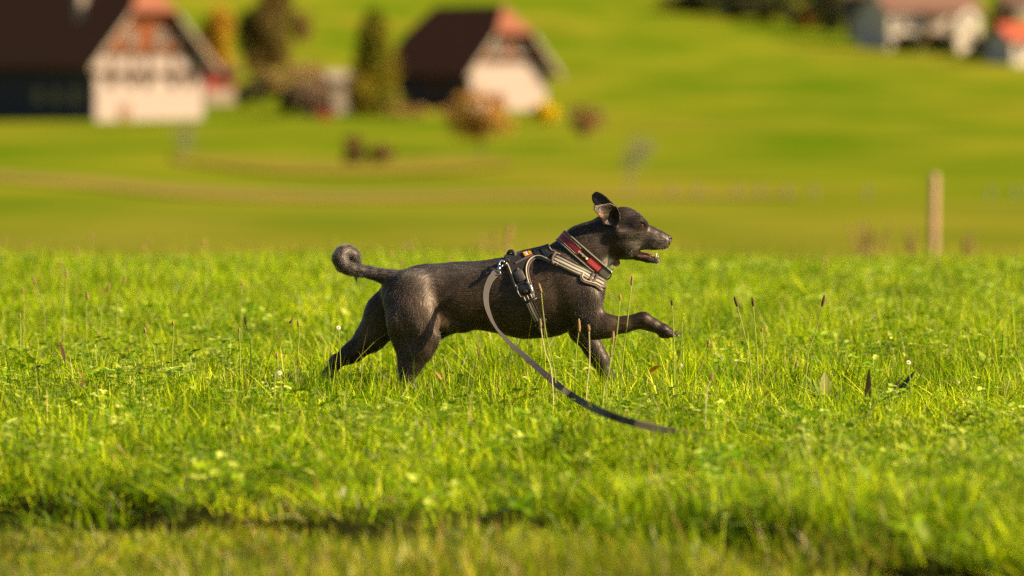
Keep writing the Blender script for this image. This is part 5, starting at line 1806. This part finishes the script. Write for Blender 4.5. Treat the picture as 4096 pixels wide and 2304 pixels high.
M_LEASH = strap_mat('leash_webbing', (0.036, 0.030, 0.027), (0.046, 0.038, 0.034), (0.085, 0.067, 0.055), None, rough=0.8)
part('webbing', (V, F), M_LEASH, leash, smooth=False, uvs=uv)
# snap hook
s0, s1_ = rc + np.array([0, -0.008, 0]), lp[0]
dv = (s1_ - s0) / np.linalg.norm(s1_ - s0)
hk = part('snap_hook', tube(catmull([s0 + dv * 0.002 + np.array([.006, 0, .004]), s0 + np.array([-.004, -.002, .008]), s0 + dv * 0.010 + np.array([-.007, 0, 0]), s0 + dv * 0.022], 18), 0.0030, 8), M_STEEL, leash)
part('hook_gate', tube([s0 + dv * 0.004 + np.array([.006, 0, 0]), s0 + dv * 0.022 + np.array([.003, 0, 0])], 0.0022, 8), M_STEEL, hk)
part('hook_swivel', tube([s0 + dv * 0.020, s0 + dv * 0.024, s0 + dv * 0.032, s0 + dv * 0.036], [0.003, 0.0055, 0.0055, 0.003], 10), M_STEEL, hk)
M_SHEEN = plain('hook_eye', (0.62, 0.60, 0.58), 0.18, 0.5, metal=1.0)
ec = s1_ + np.array([0, -0.002, 0.001])
part('hook_eye', tube([ec + np.array([math.cos(t) * 0.012, math.sin(t) * 0.002, math.sin(t) * 0.006]) for t in np.linspace(0, 2 * math.pi, 20, endpoint=False)], 0.0020, 8, closed=True), M_SHEEN, hk)

# ================================================================== the coat
bpy.context.view_layer.update()
gv, gf = [], []
for o in list(harness.children) + list(collar.children):
    if o.type != 'MESH' or o.name.split('.')[0] in ('stitch', 'ring', 'tag', 'split_ring', 'steel_loop', 'grab_handle', 'leash_ring'):
        continue
    k = len(gv)
    gv += [tuple(v.co) for v in o.data.vertices]
    gf += [tuple(i + k for i in p_.vertices) for p_ in o.data.polygons]
GEAR = BVHTree.FromPolygons(gv, gf)
g = np.random.default_rng(77)
NH = 120000
tri = BODY_V[BT]
ar = np.linalg.norm(np.cross(tri[:, 1] - tri[:, 0], tri[:, 2] - tri[:, 0]), axis=1)
ti = g.choice(len(BT), NH, p=ar / ar.sum())
r1, r2 = np.sqrt(g.random(NH)), g.random(NH)
wq = np.stack([1 - r1, r1 * (1 - r2), r1 * r2], 1)[:, :, None]
root = (tri[ti] * wq).sum(1)
nor = (VN[BT[ti]] * wq).sum(1); nor /= np.linalg.norm(nor, axis=1)[:, None]
q = pix(root)
px, py = q[:, 0], q[:, 1]
# keep the nose, mouth, eye free of hair
bare = (np.hypot(px - 2674, py - 956) < 17) | ((np.abs(px - 2600) < 48) & (py > 1000) & (py < 1024) & (np.abs(root[:, 1]) < .014)) | (np.hypot(px - 2568, py - 899) < 11)
keep = ~bare
for i in np.where(keep)[0]:
    if 2000 < px[i] < 2450 and 900 < py[i] < 1370:
        if GEAR.find_nearest(Vector(root[i]), 0.0048)[0] is not None:
            keep[i] = False
root, nor, px, py = root[keep], nor[keep], px[keep], py[keep]
NH = len(root)
flow = coat_flow(root, nor)
# whorls and stray directions
wob = vnoise(root[:, 0] * 45, root[:, 2] * 45 + root[:, 1] * 30, 31) - 0.5
side = np.cross(nor, flow)
flow = flow + side * (wob[:, None] * 0.45) + g.normal(0, 0.08, (NH, 3))
flow /= np.linalg.norm(flow, axis=1)[:, None]
Ln = np.full(NH, 0.0060)
Ln[px > 2440] = 0.0032
Ln[(px > 2440) & (py > 1120)] = 0.0040
Ln[(px < 1520) & (py < 1140)] = 0.0100
Ln[(px < 1640) & (py > 1250)] = 0.0080
Ln[(px > 1740) & (px < 1900) & (py > 1280)] = 0.009
Ln[(px > 2240) & (px < 2440) & (py < 1110)] = 0.0070
Ln[(px > 2365) & (px < 2482) & (py < 905)] = 0.0024
Ln *= g.uniform(0.7, 1.25, NH)
lift = 0.10 + 0.10 * g.random(NH) + 0.22 * vnoise(root[:, 0] * 140 + 30 * root[:, 2], root[:, 2] * 260 + root[:, 1] * 200, 93)
lift[(px < 1520) & (py < 1140)] += 0.16
K = 4
pts = np.zeros((NH, K, 3), dtype=np.float32)
for k in range(K):
    t = k / (K - 1)
    pts[:, k] = root - nor * 0.0002 + (Ln * t)[:, None] * flow + nor * (Ln * (lift * 1.5 * t - lift * 0.7 * t * t))[:, None]
hc = bpy.data.hair_curves.new('coat')
hc.add_curves([K] * NH)
hc.points.foreach_set('position', pts.ravel())
rad = np.tile(np.array([0.00014, 0.00013, 0.00009, 0.00003], dtype=np.float32), NH)
hc.points.foreach_set('radius', rad)
ca = hc.attributes.new('hair_tint', 'FLOAT_COLOR', 'CURVE')
cc = np.ones((NH, 4), dtype=np.float32); cc[:, :3] = coat(root, g) * 0.85
ca.data.foreach_set('color', cc.ravel())
m = bpy.data.materials.new('dog_coat'); m.use_nodes = True
nt = m.node_tree
for x_ in list(nt.nodes):
    if x_.type == 'BSDF_PRINCIPLED': nt.nodes.remove(x_)
ph = nt.nodes.new('ShaderNodeBsdfHairPrincipled')
ph.model = 'CHIANG'
ph.parametrization = 'COLOR'
at_ = N(nt, 'ShaderNodeAttribute', attribute_name='hair_tint')
nt.links.new(at_.outputs['Color'], ph.inputs['Color'])
ph.inputs['Roughness'].default_value = 0.36
ph.inputs['Radial Roughness'].default_value = 0.26
ph.inputs['Random Roughness'].default_value = 0.2
ph.inputs['IOR'].default_value = 1.45
nt.links.new(ph.outputs[0], nt.nodes['Material Output'].inputs['Surface'])
hc.materials.append(m)
coat_o = bpy.data.objects.new('coat', hc)
COL.objects.link(coat_o)
coat_o.parent = dog
coat_o['kind'] = 'stuff'
SC.cycles_curves.shape = 'RIBBONS'
# whiskers
for (a, b_) in (((2530, 1000), (2512, 1020)), ((2528, 1003), (2526, 1030)), ((2640, 985), (2668, 1002)), ((2632, 986), (2655, 1010)), ((2600, 1048), (2612, 1075)), ((2625, 1050), (2642, 1070))):
    p0, n0 = on_body(a[0], a[1])
    p1 = P(b_[0], b_[1], p0[1] - 0.012)
    part('whisker', tube(catmull([p0, (p0 + p1) / 2 + np.array([0, -0.003, 0.001]), p1], 8), np.linspace(0.00022, 0.00006, 8), 4), M_PIPE, dog)
# ================================================================== seed stalks, flowers, stray leaves
M_STEM = plain('green_stem', (0.27, 0.30, 0.045), 0.6, 0.3, noise=0.3, scale=60)
M_STEMD = plain('pale_stem', (0.55, 0.47, 0.22), 0.6, 0.3, noise=0.3, scale=60)
M_HEAD = plain('brown_seed_head', (0.27, 0.165, 0.062), 0.85, 0.15, noise=0.6, scale=500)
M_HEADD = plain('dark_seed_head', (0.085, 0.045, 0.022), 0.85, 0.15, noise=0.6, scale=500)
def seed_head(base, tip, rad, g):
    """A plantain spike: a core with a knobbly skin of seed capsules."""
    ax = tip - base; L = np.linalg.norm(ax); ax /= L
    u = np.cross(ax, [0, 1, 0.1]); u /= np.linalg.norm(u); v = np.cross(ax, u)
    n, seg = 12, 8
    V, F = [], []
    for i in range(n):
        t = i / (n - 1)
        pr = math.sin(math.pi * min(1, 0.12 + 0.80 * t)) ** 0.5
        for k in range(seg):
            a = 2 * math.pi * (k + 0.5 * (i % 2)) / seg
            r = rad * pr * (0.78 + 0.44 * g.random())
            V.append(base + ax * L * t + r * (math.cos(a) * u + math.sin(a) * v))
    for i in range(n - 1):
        for k in range(seg):
            F.append((i * seg + k, i * seg + (k + 1) % seg, (i + 1) * seg + (k + 1) % seg, (i + 1) * seg + k))
    F += [tuple(range(seg - 1, -1, -1)), tuple((n - 1) * seg + k for k in range(seg))]
    return V, F
gp_ = np.random.default_rng(303)
def stalk(top, bot, base_px, D, label, dark=False, pale=False, rpx=None, group='plantain seed stalks in the meadow'):
    """top / bot: ends of the seed head on the photograph; base_px: where the stem goes into the grass; D: metres from the camera."""
    y = D + CAM_Y
    A, B = P(top[0], top[1], y), P(bot[0], bot[1], y)
    gx = P(base_px[0], base_px[1], y)
    y2 = y - 0.01
    gxx = gx[0] + (gx[0] - B[0]) * 0.25
    root_ = np.array([gxx, y2, ground(gxx, y2) - 0.01])
    r = empty('plantain_stalk', root_, label, 'seed stalk', group)
    mid = (B + gx) / 2 + np.array([(B[0] - gx[0]) * 0.10 + gp_.normal(0, 0.003), gp_.normal(0, 0.006), 0])
    path = catmull([root_, gx, mid, B + (A - B) * 0.2], 18)
    part('stem', tube(path, np.linspace(0.0016, 0.0012, 18), 6), M_STEMD if pale else M_STEM, r)
    L = np.linalg.norm(A - B)
    part('seed_head', seed_head(B, A, (rpx or 8.0) / PXM * D / 16.0 if rpx else min(0.0042, 0.0031 + L * 0.03), gp_), M_HEADD if dark else M_HEAD, r)
    return r
stalk((2154, 1134), (2166, 1172), (2218, 1486), 15.35, 'tall pale green seed stalk in front of the dog girth strap buckle')
stalk((2160, 1274), (2163, 1312), (2206, 1492), 15.25, 'whitish seed stalk with short head crossing the lower girth strap', pale=True)
stalk((2315, 1275), (2317, 1328), (2303, 1436), 15.5, 'thick brown seed head just behind the dog elbow')
stalk((2353, 1298), (2357, 1326), (2346, 1570), 15.0, 'straight pale seed stalk in front of the dog elbow', pale=True)
stalk((2478, 1176), (2481, 1202), (2420, 1540), 15.15, 'long curved green stalk crossing the middle of the raised foreleg')
stalk((2529, 1104), (2526, 1142), (2490, 1450), 15.5, 'tallest green stalk crossing the raised foreleg near its wrist')
stalk((2453, 1325), (2450, 1374), (2415, 1560), 15.0, 'brown seed stalk below the raised foreleg')
stalk((2446, 1402), (2443, 1428), (2426, 1540), 14.9, 'low brown seed head below the raised foreleg near the planted leg')
stalk((2686, 1200), (2689, 1222), (2697, 1440), 15.45, 'dark headed stalk crossing the toes of the raised paw', dark=True)
stalk((2937, 1186), (2950, 1226), (3000, 1440), 15.7, 'dark stalk leaning left of the pair ahead of the dog', dark=True)
stalk((3009, 1190), (3014, 1226), (3030, 1455), 15.7, 'upright dark stalk right of the pair ahead of the dog', dark=True)
stalk((3298, 1180), (3288, 1226), (3232, 1425), 15.9, 'dark stalk leaning right above the dandelion leaves', dark=True)
stalk((2836, 1358), (2832, 1388), (2775, 1545), 15.0, 'low brown stalk leaning right below the raised paw')
stalk((2850, 1486), (2843, 1522), (2824, 1600), 14.3, 'short pale stalk with fat brown head in front of the raised paw', pale=True)
stalk((3047, 1310), (3047, 1328), (3052, 1380), 16.6, 'small round brown head beside the upright dark stalk')
left = [((264, 1076), (265, 1112), (256, 1240), 18.4, 'tallest seed stalk at the far left of the meadow'), ((131, 1104), (143, 1138), (175, 1210), 18.8, 'leaning brown seed head left of the tallest left stalk'),
        ((91, 1154), (92, 1176), (95, 1240), 18.0, 'small seed head low at the far left'), ((241, 1046), (244, 1068), (246, 1130), 20.5, 'blurred seed head just above the tallest left stalk'),
        ((502, 1105), (491, 1138), (470, 1210), 18.4, 'seed head leaning right at left, upper of the two'), ((438, 1132), (429, 1168), (405, 1250), 18.2, 'seed head leaning right at left, lower of the two'),
        ((348, 1166), (350, 1200), (345, 1270), 17.8, 'upright brown seed head right of the tallest left stalk'), ((968, 1126), (968, 1146), (965, 1220), 18.4, 'small orange seed head alone in the left middle of the meadow'),
        ((979, 1266), (983, 1298), (1004, 1450), 16.1, 'tall brown seed stalk left of the dog hind paw'), ((1177, 1273), (1158, 1294), (1050, 1440), 16.0, 'long stalk bent far right towards the dog hind leg'),
        ((1193, 1282), (1194, 1308), (1192, 1400), 16.0, 'upright seed head next to the long bent stalk'), ((692, 1284), (693, 1302), (690, 1380), 16.5, 'small dark round head in the left middle grass'),
        ((577, 1310), (581, 1332), (616, 1400), 16.1, 'seed head on a reddish stem leaning left'), ((78, 1254), (80, 1274), (82, 1350), 16.9, 'brown head at the left edge above the dead leaf'),
        ((957, 1312), (956, 1330), (960, 1400), 16.0, 'short brown head under the tall stalk left of the dog'), ((1106, 1410), (1109, 1438), (1100, 1500), 15.1, 'pale low seed head just left of the dog hind paw')]
for t_, b_, ba, D_, lab in left:
    stalk(t_, b_, ba, D_, lab)
far = [((1561, 1004), (1562, 1030), (1560, 1090), 23.5, 'blurred seed head above the dog tail'), ((1603, 1032), (1608, 1066), (1612, 1120), 22.5, 'blurred stalk behind the root of the dog tail'),
       ((1790, 1026), (1797, 1052), (1800, 1110), 22.5, 'blurred brown head behind the dog back'), ((1916, 962), (1918, 996), (1915, 1060), 25.5, 'blurred tall brown head above the dog back'),
       ((24, 935), (8, 990), (2, 1060), 25.0, 'tall blurred brown stalk at the left edge of the field'), ((110, 955), (112, 985), (118, 1040), 26.0, 'blurred stalk second from the left edge on the crest'),
       ((306, 985), (312, 1030), (318, 1090), 24.0, 'blurred stalk on the crest left of the long yellow one'), ((362, 928), (362, 965), (364, 1040), 26.0, 'blurred stalk tallest on the left crest'),
       ((597, 948), (596, 985), (596, 1060), 26.0, 'blurred stalk on the crest below the farm track'), ((730, 985), (732, 1010), (735, 1060), 25.0, 'faint blurred stalk on the left middle crest'),
       ((812, 955), (820, 985), (850, 1110), 24.0, 'long pale blurred stalk leaning left on the crest'), ((570, 980), (580, 1010), (610, 1090), 23.5, 'pale blurred stalk leaning left on the crest'),
       ((3000, 1005), (3002, 1030), (3000, 1090), 24.0, 'blurred brown head on the right crest'), ((3750, 1035), (3748, 1070), (3750, 1110), 23.0, 'blurred brown head under the fence post'),
       ((3300, 1030), (3300, 1060), (3298, 1120), 23.5, 'blurred brown head in the right middle of the field')]
for t_, b_, ba, D_, lab in far:
    stalk(t_, b_, ba, D_, lab, group='blurred seed stalks along the crest')

# dry dock stems by the fence post
M_DOCK = plain('dry_dock', (0.27, 0.16, 0.07), 0.85, 0.1, noise=0.4, scale=40)
for i, (px, tp, D_, lab) in enumerate([(3450, 872, 40.0, 'dry brown dock stems left of the fence post'), (3500, 885, 42.0, 'second clump of dry dock stems left of the fence post'), (3625, 880, 44.0, 'dry dock stems nearest the fence post'),
                                       (3870, 895, 42.0, 'dry dock stems right of the fence post'), (1980, 880, 38.0, 'dry brown weed beyond the crest above the dog back'), (1650, 905, 38.0, 'dry brown weed beyond the crest behind the dog rump')]):
    top = P(px, tp, D_ + CAM_Y)
    gz = ground(top[0], D_ + CAM_Y)
    r = empty('dry_dock', (top[0], D_ + CAM_Y, gz), lab, 'dry weed', 'dry dock stems beyond the crest', local=True)
    gg = np.random.default_rng(500 + i)
    H = max(0.4, top[2] - gz)
    for k in range(4):
        e = np.array([gg.normal(0, 0.10), gg.normal(0, 0.08), H * gg.uniform(0.7, 1.0)])
        V, F = tube(catmull([np.zeros(3) + [gg.normal(0, .02), 0, -0.05], e * 0.5 + gg.normal(0, .015, 3), e], 12), np.linspace(.006, .003, 12), 6)
        st = mk('stem', V, F, M_DOCK, r, smooth=True)
        V, F = seed_head(e * 0.60, e * 1.02, 0.009, gg)
        mk('seed_cluster', V, F, M_DOCK, st)

# daisies
M_PETAL = plain('white_petal', (0.58, 0.55, 0.50), 0.6, 0.3)
M_DISC = plain('yellow_disc', (0.75, 0.48, 0.02), 0.7, 0.2)
def daisy(px, py, D_, label, rad=0.0068, tilt=1.0):
    y = D_ + CAM_Y
    c = P(px, py, y)
    r = empty('daisy', (c[0], y, ground(c[0], y)), label, 'daisy', 'daisies in the grass')
    ax = np.array([0.25, -math.sin(tilt), math.cos(tilt)]); ax /= np.linalg.norm(ax)
    u = np.cross(ax, [1, 0, 0]); u /= np.linalg.norm(u); v = np.cross(ax, u)
    part('stem', tube(catmull([np.array([c[0] + .004, y, ground(c[0], y) - .01]), (c + [c[0] + .004, y, ground(c[0], y)]) / 2 + [.003, 0, 0], c - ax * .002], 8), 0.0011, 6), M_STEM, r)
    for k in range(14):
        a = 2 * math.pi * k / 14
        d = math.cos(a) * u + math.sin(a) * v; s = -math.sin(a) * u + math.cos(a) * v
        V = [c + d * rad * .3 - s * .0008, c + d * rad * .3 + s * .0008, c + d * rad * .8 + s * .0016 + ax * .0015, c + d * rad + ax * .001, c + d * rad * .8 - s * .0016 + ax * .0015]
        part('petal', (V, [(0, 1, 2, 3, 4)]), M_PETAL, r, smooth=False)
    part('disc', blobby(c + ax * .0006, (.0036, .0036, .0026), 10, 6), M_DISC, r)
daisy(1355, 1311, 15.9, 'white daisy standing behind the dog outstretched hind leg')
daisy(1120, 1492, 14.9, 'white daisy low in the grass left of the hind paw')
daisy(3635, 1450, 15.4, 'white flower right of the dandelion leaves')
# buttercup sprig above the paw
M_YEL = plain('yellow_petal', (0.80, 0.55, 0.01), 0.5, 0.4)
def buttercup(px, py, D_, label):
    y = D_ + CAM_Y
    c = P(px, py, y)
    r = empty('buttercup', (c[0], y, ground(c[0], y)), label, 'flower', 'small yellow flowers')
    part('stem', tube(catmull([np.array([c[0] - .01, y, ground(c[0], y) - .01]), (c + [c[0], y, ground(c[0], y)]) / 2 + [-.006, 0, 0], c], 8), 0.0008, 6), M_STEM, r)
    for k in range(5):
        a = 2 * math.pi * k / 5
        d = np.array([math.cos(a), math.sin(a) * .6 - .2, .5]); d /= np.linalg.norm(d); s = np.cross(d, [0, 0, 1]); s /= np.linalg.norm(s)
        V = [c, c + d * .004 + s * .0028, c + d * .0068, c + d * .004 - s * .0028]
        part('petal', (V, [(0, 1, 2, 3)]), M_YEL, r, smooth=False)
buttercup(2732, 1266, 16.0, 'upper tiny yellow flower just beyond the raised paw')
buttercup(2729, 1286, 16.0, 'lower tiny yellow flower just beyond the raised paw')
buttercup(3063, 1582, 14.2, 'yellow flower in the grass ahead of the leash')
# fallen and dead leaves
M_DEAD = leaf_mat('dead_leaf', transl=0.3, rough=0.6, spec=0.2, vary=0.0, hue=0.0)
def stray_leaf(px, py, D_, L, wd, up, az, bend, col, label, name='dead_leaf', cat='leaf', tooth=0.08):
    y = D_ + CAM_Y
    c = P(px, py, y)
    gg = np.random.default_rng(int(px))
    V, Q, C = outline_leaf(6, L, wd, tooth, gg, bend, up, az, (0, 0, 0), col, 0.35)
    V = V + c
    Vb = V + np.array([0, 0.0006, -0.0004])
    k = len(V)
    me = fast_mesh(name, np.concatenate([V, Vb]), quads=np.concatenate([Q, Q[:, ::-1] + k]), mat=M_DEAD)
    set_tint(me, np.concatenate([C, C]))
    o = bpy.data.objects.new(name, me); COL.objects.link(o)
    return tag(o, label, cat, 'stray leaves in the grass')
stray_leaf(258, 1452, 15.6, 0.062, 0.014, 1.45, 3.6, 0.25, (0.62, 0.38, 0.24), 'upright pinkish dead leaf at the left of the field')
stray_leaf(335, 1520, 15.2, 0.035, 0.008, 1.2, 3.0, 0.5, (0.22, 0.06, 0.04), 'dark red dead leaf lower right of the pinkish leaf')
stray_leaf(1765, 1520, 15.4, 0.030, 0.006, 1.0, 2.6, 0.4, (0.34, 0.16, 0.06), 'small reddish leaf in front of the dog near hind leg')
stray_leaf(2605, 1500, 15.3, 0.045, 0.013, 0.9, -0.9, 0.5, (0.62, 0.42, 0.03), 'bright yellow leaf under the raised paw')
stray_leaf(3055, 1590, 14.2, 0.03, 0.011, 0.9, 0.3, 0.4, (0.80, 0.50, 0.02), 'small golden leaf in the right foreground grass')
stray_leaf(670, 1985, 11.9, 0.06, 0.008, 0.5, 0.3, 0.4, (0.50, 0.44, 0.14), 'pale blurred leaf in the lower left foreground')
stray_leaf(1060, 2085, 11.5, 0.075, 0.010, 0.25, 0.1, 0.3, (0.46, 0.46, 0.14), 'long pale blurred leaf low in the foreground')
stray_leaf(1500, 2010, 11.7, 0.055, 0.008, 0.25, -0.3, 0.4, (0.55, 0.34, 0.18), 'pinkish blurred leaf lying in the foreground')
stray_leaf(1790, 2140, 11.2, 0.06, 0.016, 0.35, 0.2, 0.6, (0.22, 0.30, 0.05), 'wide green blurred leaf over the dark hollow')
# dandelion plants
M_DAND = leaf_mat('dandelion_leaf', transl=0.32, rough=0.45, spec=0.35, vary=0.05, hue=0.0)
def dandelion(px, py, D_, leaves, label):
    y = D_ + CAM_Y
    d = ray(px, py) * D_
    x = d[0]
    r = empty('dandelion', (x, y, ground(x, y)), label, 'plant', 'dandelion plants', local=True)
    gg = np.random.default_rng(int(px))
    for (L, wd, up, az, bend, col, tooth) in leaves:
        V, Q, C = outline_leaf(7, L * 0.75, wd * 0.85, tooth, gg, bend, up, az, (gg.normal(0, .01), gg.normal(0, .01), 0.0), col, 0.3)
        k = len(V)
        me = fast_mesh('leaf', np.concatenate([V, V + np.array([0, .0006, -.0004])]), quads=np.concatenate([Q, Q[:, ::-1] + k]), mat=M_DAND)
        set_tint(me, np.concatenate([C, C]))
        o = bpy.data.objects.new('leaf', me); COL.objects.link(o); o.parent = r
GN_, PL_, BR_, DK_ = (0.17, 0.25, 0.010), (0.42, 0.42, 0.13), (0.30, 0.15, 0.040), (0.09, 0.15, 0.010)
dandelion(3300, 1545, 15.6, [(.16, .016, 1.2, 2.6, .5, GN_, .25), (.15, .017, 1.35, 1.5, .4, PL_, .2), (.12, .014, 1.0, .4, .6, GN_, .3), (.11, .016, 1.1, -.6, .6, PL_, .2), (.13, .015, .9, 3.6, .7, DK_, .3), (.10, .014, .8, -1.6, .8, GN_, .3), (.09, .012, 1.0, 4.4, .6, BR_, .2)],
          'large dandelion plant with a pale upright leaf right of the dog')
dandelion(3460, 1560, 15.3, [(.17, .010, 1.5, 1.2, .1, BR_, .15), (.13, .018, .9, .5, .8, DK_, .3), (.13, .018, 1.0, 5.8, .8, GN_, .3), (.11, .016, .9, 2.6, .8, DK_, .25), (.12, .016, .7, -1.5, .9, GN_, .3)],
          'dandelion plant with one reddish brown upright leaf')
dandelion(3560, 1530, 15.7, [(.17, .016, 1.15, .6, .5, DK_, .2), (.14, .015, 1.3, .2, .5, BR_, .2), (.15, .017, 1.0, .1, .8, DK_, .3), (.12, .016, 1.0, 2.4, .8, GN_, .3), (.10, .014, .8, -1.2, .8, DK_, .3)],
          'dark-leaved dandelion plant with a tall leaf leaning right')
dandelion(2540, 1560, 15.1, [(.10, .016, .9, .5, .8, GN_, .1), (.09, .016, .9, 2.2, .8, PL_, .1), (.10, .015, 1.1, 3.9, .8, GN_, .2), (.09, .014, .8, 5.2, .8, PL_, .1), (.08, .014, .9, 1.4, .8, BR_, .1)],
          'broad-leaved plant in the grass under the raised foreleg')
dandelion(2290, 1560, 15.1, [(.08, .017, 1.0, .5, .8, GN_, .0), (.08, .018, .9, 2.2, .8, GN_, .0), (.09, .016, 1.1, 3.9, .8, PL_, .0), (.08, .016, .8, 5.2, .8, GN_, .0)],
          'round-leaved plant in the grass below the dog chest')
dandelion(1870, 1545, 15.3, [(.09, .016, 1.0, .5, .8, DK_, .2), (.09, .016, .9, 2.2, .8, GN_, .2), (.09, .014, 1.1, 3.9, .8, DK_, .2), (.08, .014, .8, 5.2, .8, GN_, .2)],
          'dark leafy plant in the grass beneath the dog belly')
